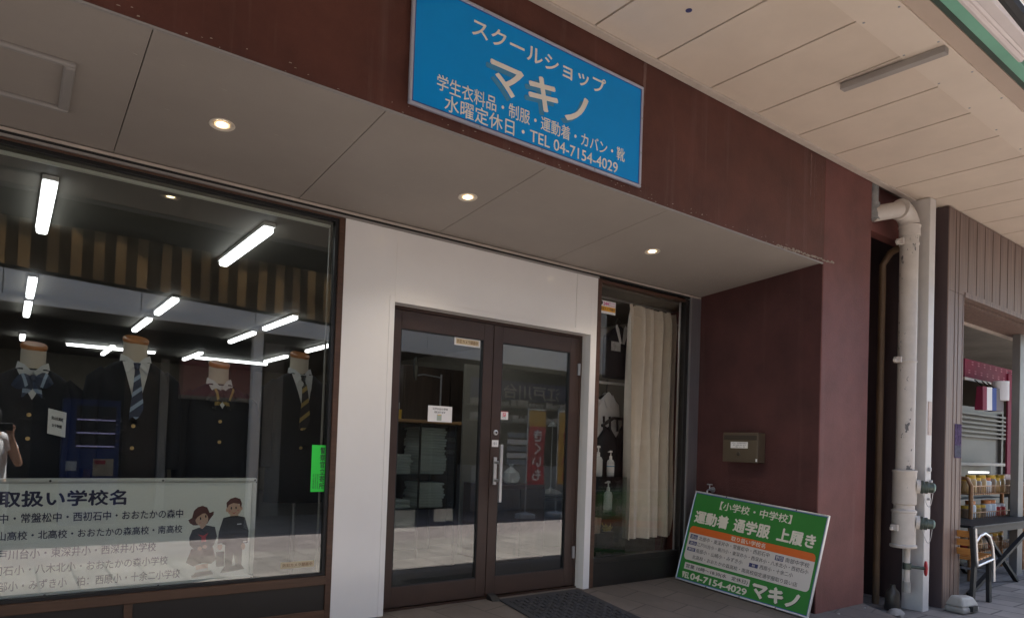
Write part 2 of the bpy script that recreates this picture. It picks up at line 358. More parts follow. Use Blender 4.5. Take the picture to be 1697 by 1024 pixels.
def tag(o, label, cat, group=None):
    o['label'] = label; o['category'] = cat
    if group: o['group'] = group
    return o
def thing(name, loc, label, cat, group=None):
    loc = gm(loc); o = bpy.data.objects.new(name, None); COL.objects.link(o); o.location = loc; o['_o'] = tuple(loc); o.empty_display_size = 0.1
    return tag(o, label, cat, group)
def structure(o): o['kind'] = 'structure'; return o
def copy_tree(o, off, label, parent=None):
    c = o.copy(); COL.objects.link(c)
    if parent is None: c.location = Vector(o.location) + Vector(off); c['label'] = label
    else: c.parent = parent
    for ch in list(o.children): copy_tree(ch, off, None, c)
    return c

def bx(name, x0, x1, y0, y1, z0, z1, m, parent=None, bevel=0.0):
    return MB().box(x0, x1, y0, y1, z0, z1).build(name, m, parent, bevel=bevel)

class Frame:
    """a flat sign face: origin O, unit U to the reader's right, V up, N towards the reader"""
    def __init__(s, O, U, V, su=1.0, sv=1.0):
        s.su, s.sv = su, sv; s.O = Vector(O); s.U = Vector(U).normalized(); s.V = Vector(V).normalized(); s.N = s.U.cross(s.V)
    def p(s, u, v, n=0.0): return s.O + s.U * u * s.su + s.V * v * s.sv + s.N * n
    def slab(s, mb, u0, u1, v0, v1, n0, n1, mi=0):
        return mb.hexa([s.p(u0, v0, n0), s.p(u1, v0, n0), s.p(u1, v1, n0), s.p(u0, v1, n0)], [s.p(u0, v0, n1), s.p(u1, v0, n1), s.p(u1, v1, n1), s.p(u0, v1, n1)], mi)
    def poly(s, mb, pts, n0, n1, mi=0):
        return mb.prism([s.p(u, v, n0) for u, v in pts], s.N * (n1 - n0), mi)
    def round(s, mb, u0, u1, v0, v1, r, n0, n1, mi=0, corners=(1, 1, 1, 1)):
        pts = []
        for (cu, cv, a0), on in zip(((u1 - r, v1 - r, 0), (u0 + r, v1 - r, 90), (u0 + r, v0 + r, 180), (u1 - r, v0 + r, 270)), corners):
            if on: pts += [(cu + r * math.cos(R(a0 + a)), cv + r * math.sin(R(a0 + a))) for a in range(0, 91, 15)]
            else:
                pts.append({0: (u1, v1), 90: (u0, v1), 180: (u0, v0), 270: (u1, v0)}[a0])
        return s.poly(mb, pts, n0, n1, mi)

def lettering(fr, body, u0, u1, v0, v1, n0, m, parent, depth=0.0015, bold=0.0, name='lettering', vertical=False):
    """text fitted to the box u0..u1 x v0..v1 on a frame, as a thin raised mesh; bold thickens the strokes"""
    c = bpy.data.curves.new('text', 'FONT'); c.body = '\n'.join(body) if vertical else body
    c.size = 1; c.resolution_u = 3; c.fill_mode = 'BOTH'; c.extrude = 0.5
    if vertical: c.align_x = 'CENTER'
    t = bpy.data.objects.new('text', c); COL.objects.link(t)
    me = bpy.data.meshes.new_from_object(t.evaluated_get(bpy.context.evaluated_depsgraph_get()))
    bpy.data.objects.remove(t); bpy.data.curves.remove(c)
    xs = [v.co.x for v in me.vertices]; ys = [v.co.y for v in me.vertices]
    x0, x1, y0, y1 = min(xs) - bold, max(xs) + bold, min(ys) - bold, max(ys) + bold
    off = Vector(parent.get('_o', (0, 0, 0)))
    base = [v.co.copy() for v in me.vertices]; faces = [list(p.vertices) for p in me.polygons]; bpy.data.meshes.remove(me)
    vs, fs = [], []
    for k, (dx, dy) in enumerate([(0, 0), (bold, 0), (-bold, 0), (0, bold), (0, -bold)] if bold else [(0, 0)]):
        o_ = len(vs); dd = depth * (1 + 0.15 * k)
        for q in base:
            u = u0 + (q.x + dx - x0) / (x1 - x0) * (u1 - u0); w = v0 + (q.y + dy - y0) / (y1 - y0) * (v1 - v0)
            vs.append(gm(fr.p(u, w, n0 + (q.z + 0.5) * dd)) - off)
        fs += [[i + o_ for i in f] for f in faces]
    me = bpy.data.meshes.new(name); me.from_pydata([tuple(v) for v in vs], [], fs); me.materials.append(m)
    o = bpy.data.objects.new(name, me); COL.objects.link(o); o.parent = parent; o['_o'] = tuple(off)
    return o

# ------------------------------------------------------------------ ground
M_tile = paving('pavement_tiles', (0.25, 0.222, 0.20), 0.60, 0.30, 0.010, rot=R(90), jc=0.4)
M_brickroad = paving('road_brick_pavers', (0.25, 0.21, 0.20), 0.21, 0.105, 0.009, rot=R(45), var=0.12)
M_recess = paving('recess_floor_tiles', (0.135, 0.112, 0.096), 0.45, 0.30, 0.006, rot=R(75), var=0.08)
M_base = mat('ground_base', (0.2, 0.19, 0.18), 0.9, var=0.1)
structure(bx('ground', -80, 80, -80, 80, -0.40, -0.262, M_base))
structure(bx('sidewalk', -30, 40, -4.32, 0.3, -0.2615, -0.2415, M_tile))
structure(bx('road', -30, 40, -6.1, -4.33, -0.2615, -0.2455, M_brickroad))
structure(bx('opposite_sidewalk', -30, 40, -12.0, -6.11, -0.2615, -0.2415, M_tile))
FS = 0.0888                                   # the entrance floor falls towards the street
def fz(y): return FS * min(y, 0.0)
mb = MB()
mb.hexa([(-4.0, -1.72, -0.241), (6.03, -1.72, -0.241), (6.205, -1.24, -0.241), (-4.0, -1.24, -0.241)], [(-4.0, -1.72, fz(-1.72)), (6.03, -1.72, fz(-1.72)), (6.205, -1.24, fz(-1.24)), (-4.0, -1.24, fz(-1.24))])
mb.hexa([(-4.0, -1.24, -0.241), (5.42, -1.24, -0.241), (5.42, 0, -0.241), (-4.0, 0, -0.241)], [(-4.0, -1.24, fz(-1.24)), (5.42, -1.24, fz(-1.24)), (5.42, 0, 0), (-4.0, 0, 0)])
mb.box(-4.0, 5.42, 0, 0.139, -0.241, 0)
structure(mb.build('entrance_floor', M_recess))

# ------------------------------------------------------------------ shop building
shop = thing('shop_building', (5.8, -1.243, -0.11), 'maroon rendered shop with recessed glazed front under its blue fascia sign', 'shop')
FY = -1.243                                   # fascia plane
def zs(y): return 2.70 - 0.0812 * y           # the soffit rises towards the street
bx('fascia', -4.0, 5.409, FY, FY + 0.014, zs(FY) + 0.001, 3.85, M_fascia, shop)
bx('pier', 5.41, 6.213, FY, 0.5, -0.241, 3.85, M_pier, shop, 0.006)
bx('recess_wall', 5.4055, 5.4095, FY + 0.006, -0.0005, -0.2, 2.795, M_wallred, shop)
sj = [-4.0, -3.70, -2.66, -1.64, -0.62, 0.402, 1.418, 2.435, 3.49, 5.404]
mb = MB()
for f0, f1 in zip(sj[:-1], sj[1:]):
    g = 0.0022; ya = FY + 0.0145
    bot = [(f0 + g, ya, zs(ya)), (f1 - g, ya, zs(ya)), (f1 - g, 0.0, zs(0)), (f0 + g, 0.0, zs(0))]
    mb.hexa(bot, [(x, y, z + 0.012) for x, y, z in bot])
mb.build('soffit', M_soffit, shop)
mb = MB(); bot = [(-4, FY + 0.015, zs(FY) + 0.016), (5.404, FY + 0.015, zs(FY) + 0.016), (5.404, 0, zs(0) + 0.016), (-4, 0, zs(0) + 0.016)]
mb.hexa(bot, [(x, y, z + 0.03) for x, y, z in bot]); mb.build('soffit_backing', M_dark, shop)
bx('soffit_edge_trim', -4.0, 5.404, FY - 0.003, FY + 0.012, zs(FY) - 0.010, zs(FY) + 0.0, M_greystrip, shop)
# access hatch frame in the soffit
mb = MB()
for x0, x1, y0, y1 in ((-0.9, 0.176, -0.80, -0.772), (-0.9, 0.176, -0.376, -0.348), (0.132, 0.176, -0.772, -0.376)):
    mb.hexa([(x0, y0, zs(y0) - 0.022), (x1, y0, zs(y0) - 0.022), (x1, y1, zs(y1) - 0.022), (x0, y1, zs(y1) - 0.022)], [(x0, y0, zs(y0) + 0.004), (x1, y0, zs(y0) + 0.004), (x1, y1, zs(y1) + 0.004), (x0, y1, zs(y1) + 0.004)])
mb.build('access_hatch', M_greystrip, shop, bevel=0.010)
# ragged strip of peeled paint and old sealant along the fascia edge by the pier
mb = MB(); rg = random.Random(31); xx = 4.72
while xx < 5.56:
    w_ = rg.uniform(0.012, 0.035); zc_ = zs(FY) + 0.010 + 0.020 * (xx - 4.72) + rg.uniform(-0.006, 0.006); h_ = rg.uniform(0.006, 0.020)
    mb.prism([(xx, FY - 0.004, zc_ - h_ * 0.5), (xx + w_, FY - 0.004, zc_ - h_ * rg.uniform(0.3, 0.8)), (xx + w_ * 1.1, FY - 0.004, zc_ + h_ * rg.uniform(0.3, 0.7)), (xx + w_ * 0.1, FY - 0.004, zc_ + h_ * 0.6)], (0, 0.0036, 0)); xx += w_ * rg.uniform(1.02, 1.4)
mb.build('peeled_edge', mat('old_sealant', (0.30, 0.25, 0.20), 0.8, var=0.3, vs=30), shop)
mb = MB()
for i in range(70):
    xx = rg.uniform(0.2, 5.3); zc_ = zs(FY) + rg.uniform(0.003, 0.05) ** 1.0; w_ = rg.uniform(0.004, 0.016); h_ = rg.uniform(0.002, 0.006)
    mb.prism([(xx, FY - 0.0012, zc_), (xx + w_, FY - 0.0012, zc_ + h_ * 0.3), (xx + w_ * 0.8, FY - 0.0012, zc_ + h_), (xx + w_ * 0.2, FY - 0.0012, zc_ + h_ * 0.9)], (0, 0.001, 0))
mb.build('paint_chips', mat('pale_chip', (0.34, 0.29, 0.24), 0.8, var=0.2), shop)
mb = MB()
for i in range(46):
    xx = rg.uniform(-0.8, 5.2); yy = rg.uniform(-1.1, -0.1); w_ = rg.uniform(0.006, 0.030); h_ = rg.uniform(0.003, 0.008)
    mb.prism([(xx, yy, zs(yy) - 0.0012), (xx + w_, yy + h_ * 0.4, zs(yy) - 0.0012), (xx + w_ * 0.7, yy + h_, zs(yy) - 0.0012)], (0, 0, 0.001))
mb.build('soffit_scuffs', mat('pale_scuff', (0.42, 0.38, 0.33), 0.8), shop)
mb = MB(); rg = random.Random(77)
for xc, zt_, zb_, w_ in ((5.245, 3.64, 3.16, 0.010), (5.19, 3.66, 3.30, 0.022), (5.27, 3.50, 3.24, 0.006), (5.36, 3.60, 2.98, 0.007), (3.20, 3.72, 3.40, 0.03)):
    n_ = 14; L_ = [(xc - w_ * rg.uniform(0.2, 0.6), FY - 0.0012, zt_ + (zb_ - zt_) * k / n_) for k in range(n_ + 1)]; R_ = [(xc + w_ * rg.uniform(0.1, 0.6) * (1 - 0.5 * k / n_), FY - 0.0012, zt_ + (zb_ - zt_) * k / n_) for k in range(n_ + 1)]
    mb.prism(L_ + R_[::-1], (0, 0.001, 0))
mb.build('runoff_streaks', mat('lime_streak', (0.15, 0.085, 0.07), 0.8, var=0.4, vs=12), shop)
# upper storey and body, so that the interior is closed
bx('upper_wall', -4.0, 6.213, -1.08, 0.1, 2.90, 7.2, M_upper, shop)
bx('roof_slab', -4.0, 5.69, 0.1, 11.0, 2.75, 2.95, M_upper, shop)
bx('left_wall', -4.2, -4.0005, FY, 11.0, -0.241, 7.2, M_fascia, shop)
bx('right_inner_wall', 5.56, 5.69, 0.501, 11.0, 0, 2.75, M_iwall, shop)
bx('rear_wall', -4.0, 5.69, 11.0, 11.2, 0, 2.95, M_iwall, shop)
bx('interior_floor', -4.0, 5.56, 0.14, 11.0, -0.1, 0.002, M_ifloor, shop)
bx('interior_ceiling', -4.0, 5.56, 0.06, 11.0, 2.60, 2.64, M_ceil, shop)
# trims along the window head
bx('head_light_trim', -4.0, 5.40, -0.012, -0.001, 2.678, 2.6935, M_trim, shop)
bx('head_dark_gap', -4.0, 5.27, -0.004, 0.02, 2.662, 2.678, M_dark, shop)
bx('head_grey_trim', -4.0, 4.03, -0.010, 0.02, 2.648, 2.662, M_greystrip, shop)
# white enamel panel with door opening
mb = MB()
PX0, PX1, DX0, DX1, DZ = 1.737, 4.027, 2.114, 3.955, 2.152
mb.box(PX0, DX0, 0, 0.06, 0, 2.648); mb.box(DX1, PX1, 0, 0.06, 0, 2.648)
mb.box(DX0, 3.782, 0, 0.06, DZ, 2.648); mb.box(3.785, DX1, 0, 0.06, DZ, 2.648)
mb.build('white_panel', M_white, shop, bevel=0.0015)
mb = MB()
mb.box(DX0 - 0.002, DX0 + 0.0, 0.06, 0.16, 0, DZ); mb.box(DX1, DX1 + 0.03, 0.06, 0.16, 0, DZ); mb.box(DX0 - 0.03, DX0, 0.06, 0.16, 0, DZ)
mb.box(DX0 - 0.03, DX1 + 0.03, 0.06, 0.16, DZ, DZ + 0.03)
mb.build('door_reveal', M_whiteedge, shop)
mb = MB()
mb.box(DX0 - 0.040, DX0 - 0.001, -0.004, -0.0003, 0.0, DZ + 0.040); mb.box(DX1 + 0.001, DX1 + 0.040, -0.004, -0.0003, 0.0, DZ + 0.040)
mb.box(DX0 - 0.001, DX1 + 0.001, -0.004, -0.0003, DZ + 0.001, DZ + 0.040)
mb.build('door_trim', M_white, shop, bevel=0.001)
# door frame and leaves
mb = MB(); mb.box(DX0, DX1, 0.098, 0.16, DZ - 0.022, DZ); mb.box(DX0, DX0 + 0.012, 0.098, 0.16, 0, DZ - 0.022); mb.box(DX1 - 0.022, DX1, 0.098, 0.16, 0, DZ - 0.022)
mb.build('door_frame', M_door, shop)
bx('door_threshold', DX0, DX1, 0.085, 0.165, 0.001, 0.012, M_door, shop)
def leaf(x0, x1, g0, g1):
    d = MB()
    d.box(x0, g0, 0.100, 0.145, 0.022, 2.126); d.box(g1, x1, 0.100, 0.145, 0.022, 2.126)
    d.box(g0, g1, 0.100, 0.145, 0.022, 0.163); d.box(g0, g1, 0.100, 0.145, 1.998, 2.126)
    o = d.build('door', M_door, shop, bevel=0.002)
    bx('pane', g0, g1, 0.118, 0.1185, 0.163, 1.998, M_glass, o)
    k = MB(); k.box(g0, g0 + 0.008, 0.104, 0.140, 0.163, 1.998); k.box(g1 - 0.008, g1, 0.104, 0.140, 0.163, 1.998)
    k.box(g0 + 0.008, g1 - 0.008, 0.104, 0.140, 0.163, 0.170); k.box(g0 + 0.008, g1 - 0.008, 0.104, 0.140, 1.991, 1.998)
    k.build('gasket', M_black, o)
    return o
leaf_l = leaf(2.128, 3.022, 2.221, 2.934)
leaf_r = leaf(3.028, 3.932, 3.112, 3.826)
# pull handle of the right leaf: back plate with two stand-offs and a long bar
mb = MB(); mb.box(3.057, 3.087, 0.085, 0.099, 0.88, 1.094); mb.tube([(3.072, 0.09, 1.055), (3.072, 0.02, 1.055)], 0.011, 10); mb.tube([(3.072, 0.09, 0.915), (3.072, 0.02, 0.915)], 0.011, 10)
mb.box(3.060, 3.084, 0.005, 0.025, 0.75, 1.195)
mb.build('handle', M_silver, leaf_r, bevel=0.003)
MB().lathe((3.072, 0.0995, 1.287), [(0.0, 0), (0.021, 0.0), (0.021, 0.006), (0.016, 0.010), (0.0, 0.010)], 18, axis=(0, -1, 0)).build('lock', M_silver, leaf_r, True)
MB().lathe((3.072, 0.0893, 1.287), [(0.0, 0), (0.009, 0.0), (0.009, 0.002), (0, 0.002)], 14, axis=(0, -1, 0)).build('keyhole', M_black, leaf_r)
fd = Frame((0, 0.0995, 0), (1, 0, 0), (0, 0, 1))
pl = MB(); fd.slab(pl, 3.040, 3.100, 1.175, 1.228, 0.0, 0.003); pl = pl.build('push_plate', M_paper, leaf_r)
lettering(fd, '引く', 3.054, 3.086, 1.19, 1.212, 0.0031, M_navyink, leaf_r, 0.0006)
for z in (1.86, 0.30):
    mb = MB(); mb.tube([(3.925, 0.092, z - 0.05), (3.925, 0.092, z + 0.05)], 0.010, 12); mb.box(3.908, 3.920, 0.090, 0.0995, z - 0.05, z + 0.05)
    mb.build('hinge', M_steel, leaf_r, True)
# display window
mb = MB(); XL = -3.98
mb.box(1.697, 1.7365, 0.0, 0.10, 0.0, 2.648); mb.box(XL, 1.697, 0.0, 0.10, 2.636, 2.647)
win = mb.build('display_window', M_brown, shop, bevel=0.002)
mb = MB(); mb.box(XL, 1.6965, -0.012, 0.10, 0.255, 0.310); mb.box(0.556, 0.600, -0.004, 0.03, 0.089, 0.255); mb.box(XL, 1.6965, -0.004, 0.05, 0.0, 0.089)
mb.build('sill', M_brownh, win, bevel=0.003)
bx('base_panel', XL, 1.6965, 0.012, 0.03, 0.089, 0.255, M_panelblk, win)
mb = MB(); mb.box(1.674, 1.697, 0.012, 0.06, 0.310, 2.636); mb.box(XL, 1.674, 0.012, 0.06, 0.310, 0.328); mb.box(XL, 1.674, 0.012, 0.06, 2.618, 2.636)
mb.build('gasket', M_black, win)
bx('pane', XL, 1.674, 0.030, 0.0305, 0.328, 2.618, M_glass, win)
bx('glazing_bead', XL, 1.66, 0.065, 0.09, 2.585, 2.612, mat('pale_green_bead', (0.80, 0.82, 0.74), 0.5, var=0.05), win)
bx('corner_bead', 1.655, 1.664, 0.065, 0.08, 0.33, 2.585, M_greystrip, win)
# narrow window right of the door
mb = MB(); mb.box(4.0275, 4.072, -0.002, 0.10, 0.0, 2.648); mb.box(4.072, 5.19, 0.0, 0.10, 2.622, 2.648)
win2 = mb.build('narrow_window', M_brown, shop, bevel=0.002)
mb = MB(); mb.box(4.072, 5.19, 0.0, 0.08, 0.205, 0.25); mb.box(5.19, 5.243, -0.002, 0.08, 0.0, 2.648); mb.box(4.072, 5.19, 0.006, 0.03, 0.0, 0.205)
mb.build('sill', M_panelblk, win2, bevel=0.003)
bx('pane', 4.072, 5.19, 0.030, 0.0305, 0.25, 2.622, M_glass2, win2)
bx('bead', 5.150, 5.162, 0.035, 0.05, 0.25, 2.62, M_silver, win2)
mb = MB(); mb.box(5.262, 5.405, -0.010, 0.10, 0.0, 2.677)
mb.build('steel_strip', M_steel, shop, bevel=0.002)
bx('silver_bead', 5.244, 5.261, -0.014, 0.05, 0.0, 2.677, M_silver, shop)

# ------------------------------------------------------------------ downlights
def downlight(x, y, z, label):
    z = zs(y); t = thing('downlight', (x, y, z), label, 'downlight', 'round recessed downlights in the entrance soffit')
    MB().lathe((x, y, z - 0.006), [(0.036, 0.012), (0.043, 0.004), (0.058, 0.0), (0.062, 0.003), (0.060, 0.008), (0.045, 0.012)], 32).build('trim_ring', mat('downlight_ring', (0.85, 0.78, 0.68), 0.3, 0.3), t, True)
    MB().lathe((x, y, z - 0.002), [(0.0, 0.0), (0.026, 0.0), (0.026, 0.004), (0.0, 0.004)], 28).build('lamp', M_bulb, t); MB().lathe((x, y, z - 0.003), [(0.0265, 0.004), (0.0265, 0.001), (0.0375, -0.0005), (0.0375, 0.004)], 28).build('glowing_reflector', emit('lit_reflector', (1.0, 0.62, 0.27), 0.22), t)  # reflector's own warm glow stands in for lamp light falling on it
    l = bpy.data.lights.new('downlight_lamp', 'SPOT'); l.energy = 6.0; l.color = (1, 0.86, 0.68); l.spot_size = R(125); l.spot_blend = 0.8; l.shadow_soft_size = 0.04
    lo = bpy.data.objects.new('downlight_lamp', l); COL.objects.link(lo); lo.parent = t; lo.location = (0, 0, -0.02)
    t.rotation_euler.x = -math.atan(0.0812)
    return t
downlight(0.805, -0.637, 2.75, 'lit round downlight in the soffit above the display window')
downlight(2.279, -0.627, 2.75, 'lit round downlight in the soffit above the left door leaf')
downlight(4.010, -0.618, 2.75, 'lit round downlight in the soffit nearest the maroon side wall')

# ------------------------------------------------------------------ blue shop sign
G = STREET_SCALE
ys = -1.513
bs = thing('shop_sign', (2.14, -1.50, 2.72), 'blue rectangular shop sign with cream Japanese lettering on the maroon fascia', 'sign')
fb = Frame((1.389, ys, 2.716), (1, 0, 0), (0, 0, 1), 1.0115, 1.0115); SW, SH = 1.498, 0.585
mb = MB(); fb.slab(mb, 0.0155, SW - 0.0155, 0.0155, SH - 0.0155, -0.012, 0.0); mb.build('board', M_blue, bs)
mb = MB()
for (u0, u1, v0, v1) in ((0, SW, 0, 0.016), (0, SW, SH - 0.016, SH), (0, 0.016, 0.016, SH - 0.016), (SW - 0.016, SW, 0.016, SH - 0.016)):
    fb.slab(mb, u0, u1, v0, v1, -0.0125, 0.006)
mb.build('frame', M_signframe, bs, bevel=0.005)
mb = MB()
for (u0, u1, v0, v1) in ((0.0165, SW - 0.0165, 0.0165, 0.0205), (0.0165, SW - 0.0165, SH - 0.0205, SH - 0.0165), (0.0165, 0.0205, 0.0205, SH - 0.0205), (SW - 0.0205, SW - 0.0165, 0.0205, SH - 0.0205)):
    fb.slab(mb, u0, u1, v0, v1, 0.0002, 0.002)
mb.build('frame_edge', M_signblue, bs)
mb = MB()
for u in (0.38, 0.76, 1.13):
    for v in (0.008, SH - 0.008): mb.lathe(fb.p(u, v, 0.006), [(0.006, 0), (0.005, 0.002), (0, 0.003)], 10, axis=fb.N)
for v in (0.2, 0.4):
    mb.lathe(fb.p(SW - 0.008, v, 0.006), [(0.006, 0), (0.005, 0.002), (0, 0.003)], 10, axis=fb.N)
mb.build('rivet', M_steel, bs)
def bl(body, x0, x1, z0, z1, bold=0.0, m=M_cream, n=0.0005): lettering(fb, body, x0 - 1.372, x1 - 1.372, z0 - 2.704, z1 - 2.704, n, m, bs, 0.0012, bold)
bl('スクールショップ', 1.690, 2.570, 3.135, 3.225, 0.014)
bl('マキノ', 1.776, 2.419, 2.888, 3.060, 0.022, M_blueshadow, 0.0003)
bl('マキノ', 1.800, 2.445, 2.912, 3.085, 0.022, M_cream, 0.0020)
bl('学生衣料品・制服・運動着・カバン・靴', 1.512, 2.733, 2.814, 2.888, 0.004)
bl('水曜定休日・TEL 04-7154-4029', 1.556, 2.680, 2.730, 2.808, 0.004)

# ------------------------------------------------------------------ green leaning sign
G = None
fg = Frame((5.067, -0.064, 0.004), (0.096, -0.991, -0.088), (0.236, -0.063, 0.970), 0.817, 1.058); GW, GH = 1.532, 0.797
gs = thing('notice_board', (5.1, -0.7, -0.06), 'green school uniform board with white lettering and orange band leaning on the maroon wall', 'sign')
def gslab(name, m, u0, u1, v0, v1, n0, n1, bevel=0.0):
    b = MB(); fg.slab(b, u0, u1, v0, v1, n0, n1); return b.build(name, m, gs, bevel=bevel)
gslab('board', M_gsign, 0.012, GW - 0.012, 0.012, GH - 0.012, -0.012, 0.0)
mb = MB()
for (u0, u1, v0, v1) in ((0, GW, 0, 0.013), (0, GW, GH - 0.013, GH), (0, 0.013, 0.013, GH - 0.013), (GW - 0.013, GW, 0.013, GH - 0.013)):
    fg.slab(mb, u0, u1, v0, v1, -0.024, 0.006)
mb.build('frame', M_silver, gs, bevel=0.003)
mb = MB()
for (u0, u1, v0, v1) in ((0.0135, GW - 0.0135, 0.013, 0.019), (0.0135, GW - 0.0135, GH - 0.019, GH - 0.013), (0.0135, 0.018, 0.019, GH - 0.019), (GW - 0.018, GW - 0.0135, 0.019, GH - 0.019)):
    fg.slab(mb, u0, u1, v0, v1, 0.0002, 0.002)
mb.build('frame_edge', M_signblue, gs)
mb = MB()
for u in (0.4, 0.8, 1.2):
    for v in (0.0065, GH - 0.0065): mb.lathe(fg.p(u, v, 0.006), [(0.006, 0), (0.004, 0.003), (0, 0.003)], 8, axis=fg.N)
mb.build('rivet', M_black, gs)
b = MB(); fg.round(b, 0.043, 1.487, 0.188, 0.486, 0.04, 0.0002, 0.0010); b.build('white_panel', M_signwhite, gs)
b = MB(); fg.round(b, 0.043, 1.487, 0.425, 0.4862, 0.04, 0.0011, 0.0018, corners=(1, 1, 0, 0)); b.build('orange_band', M_orange, gs)
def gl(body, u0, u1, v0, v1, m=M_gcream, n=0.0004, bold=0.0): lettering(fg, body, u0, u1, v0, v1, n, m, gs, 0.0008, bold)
gl('【小学校・中学校】', 0.345, 1.170, 0.673, 0.746, bold=0.014)
gl('運動着', 0.064, 0.490, 0.516, 0.630, bold=0.035); gl('通学服', 0.552, 0.972, 0.516, 0.632, bold=0.035); gl('上履き', 1.052, 1.456, 0.518, 0.630, bold=0.035)
gl('取り扱い学校名', 0.563, 0.958, 0.436, 0.476, n=0.0019, bold=0.012)
N2 = 0.0012
gl('北部中・東深井中・常盤松中・西初石中', 0.180, 1.022, 0.373, 0.411, M_ink, N2); gl('南部中学校', 1.195, 1.443, 0.370, 0.408, M_ink, N2)
gl('江戸川台小・新川小・東深井小・西深井小・八木北小・西初石小', 0.174, 1.447, 0.320, 0.356, M_ink, N2)
gl('南部小・山崎小・みずき小', 0.178, 0.750, 0.264, 0.301, M_ink, N2); gl('西原小・十余二小', 0.946, 1.303, 0.267, 0.303, M_ink, N2)
gl('北高校・おおたかの森高校・南高校指定通学服取り扱い店', 0.150, 1.364, 0.205, 0.241, M_ink, N2)
for txt, u0, u1, v0, v1 in (('流山', 0.068, 0.160, 0.375, 0.413), ('野田', 1.085, 1.174, 0.368, 0.408), ('流山', 0.068, 0.168, 0.322, 0.355), ('野田', 0.064, 0.167, 0.267, 0.298), ('柏', 0.826, 0.926, 0.265, 0.297)):
    gslab('navy_patch', M_navy, u0, u1, v0, v1, N2, N2 + 0.0006)
    mid = (u0 + u1) / 2; hw = 0.036 if len(txt) == 2 else 0.016
    gl(txt, mid - hw, mid + hw, v0 + 0.005, v1 - 0.005, M_gcream, N2 + 0.0007)
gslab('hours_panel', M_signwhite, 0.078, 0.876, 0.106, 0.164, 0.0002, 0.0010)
gl('営業 10時〜18:30(水　定休日)', 0.098, 0.856, 0.114, 0.153, M_ink, 0.0012, 0.008)
gl('℡', 0.072, 0.170, 0.030, 0.082, bold=0.01); gl('04-7154-4029', 0.180, 0.866, 0.030, 0.086, bold=0.03)
gl('マキノ', 0.918, 1.425, 0.032, 0.158, M_ink, 0.0003, 0.06); gl('マキノ', 0.914, 1.420, 0.036, 0.162, M_gcream, 0.0014, 0.055)

# ------------------------------------------------------------------ school-name board inside the display window
fw = Frame((0, 0.12, 0), (1, 0, 0), (0, 0, 1))
ws = thing('window_board', (0.2, 0.14, 0.30), 'long pale framed board of school names standing inside the display window', 'sign')
mb = MB(); fw.slab(mb, -1.45, 1.25, 0.325, 0.915, -0.02, 0.0); mb.build('board', M_board, ws)
mb = MB()
for (u0, u1, v0, v1) in ((-1.47, 1.272, 0.306, 0.332), (-1.47, 1.272, 0.908, 0.935), (1.244, 1.272, 0.332, 0.908), (-1.47, -1.442, 0.332, 0.908)):
    fw.slab(mb, u0, u1, v0, v1, -0.024, 0.012)
mb.build('frame', mat('pale_aluminium', (0.62, 0.63, 0.60), 0.4, 0.3, var=0.05), ws, bevel=0.010)
mb = MB()
for u in (0.2, 0.74, 1.258):
    for v in (0.319, 0.9215): mb.lathe(fw.p(u, v, 0.012), [(0.006, 0), (0.004, 0.002), (0, 0.002)], 8, axis=fw.N)
mb.build('rivet', M_black, ws)
def wl(body, u0, u1, v0, v1, bold=0.0, m=M_navyink): lettering(fw, body, u0, u1, v0, v1, 0.0004, m, ws, 0.0008, bold)
wl('取扱い学校名', -0.020, 0.560, 0.785, 0.872, 0.03)
wl('東深井中・常盤松中・西初石中・おおたかの森中', -0.150, 0.857, 0.702, 0.753, 0.012)
wl('流山高校・北高校・おおたかの森高校・南高校', -0.060, 0.856, 0.614, 0.661, 0.012)
wl('江戸川台小・東深井小・西深井小学校', -0.055, 0.721, 0.515, 0.567, 0.008)
wl('西初石小・八木北小・おおたかの森小学校', -0.070, 0.786, 0.434, 0.485, 0.008)
wl('南部小・みずき小　柏：西原小・十余二小学校', -0.042, 0.854, 0.352, 0.404, 0.008)
def zpt(x, y): return (0.898 + (x / 6.023 - 15) * 0.003474 + (y - 600) / 6.023 * 0.04 * 0.003474, 0.816 - (y / 6.023 - 23) * 0.003694)
def ell(cx, cy, rx, ry, n=20): return [(cx + rx * math.cos(2 * math.pi * i / n), cy + ry * math.sin(2 * math.pi * i / n)) for i in range(n)]
IM = [mat('print_black', (0.035, 0.035, 0.04), 0.5), mat('print_skin', (0.72, 0.47, 0.35), 0.5), mat('print_hair', (0.13, 0.045, 0.04), 0.5), mat('print_red', (0.6, 0.05, 0.06), 0.5), M_paper, mat('print_brown', (0.10, 0.06, 0.04), 0.5), mat('print_blush', (0.72, 0.30, 0.26), 0.5)]
def art(name, shapes):
    b = MB()
    for i, (pts, mi) in enumerate(shapes): fw.poly(b, [zpt(*p) for p in pts], 0.0003 + i * 0.0001, 0.00036 + i * 0.0001 + 0.0002, mi)
    return b.build(name, IM, ws)
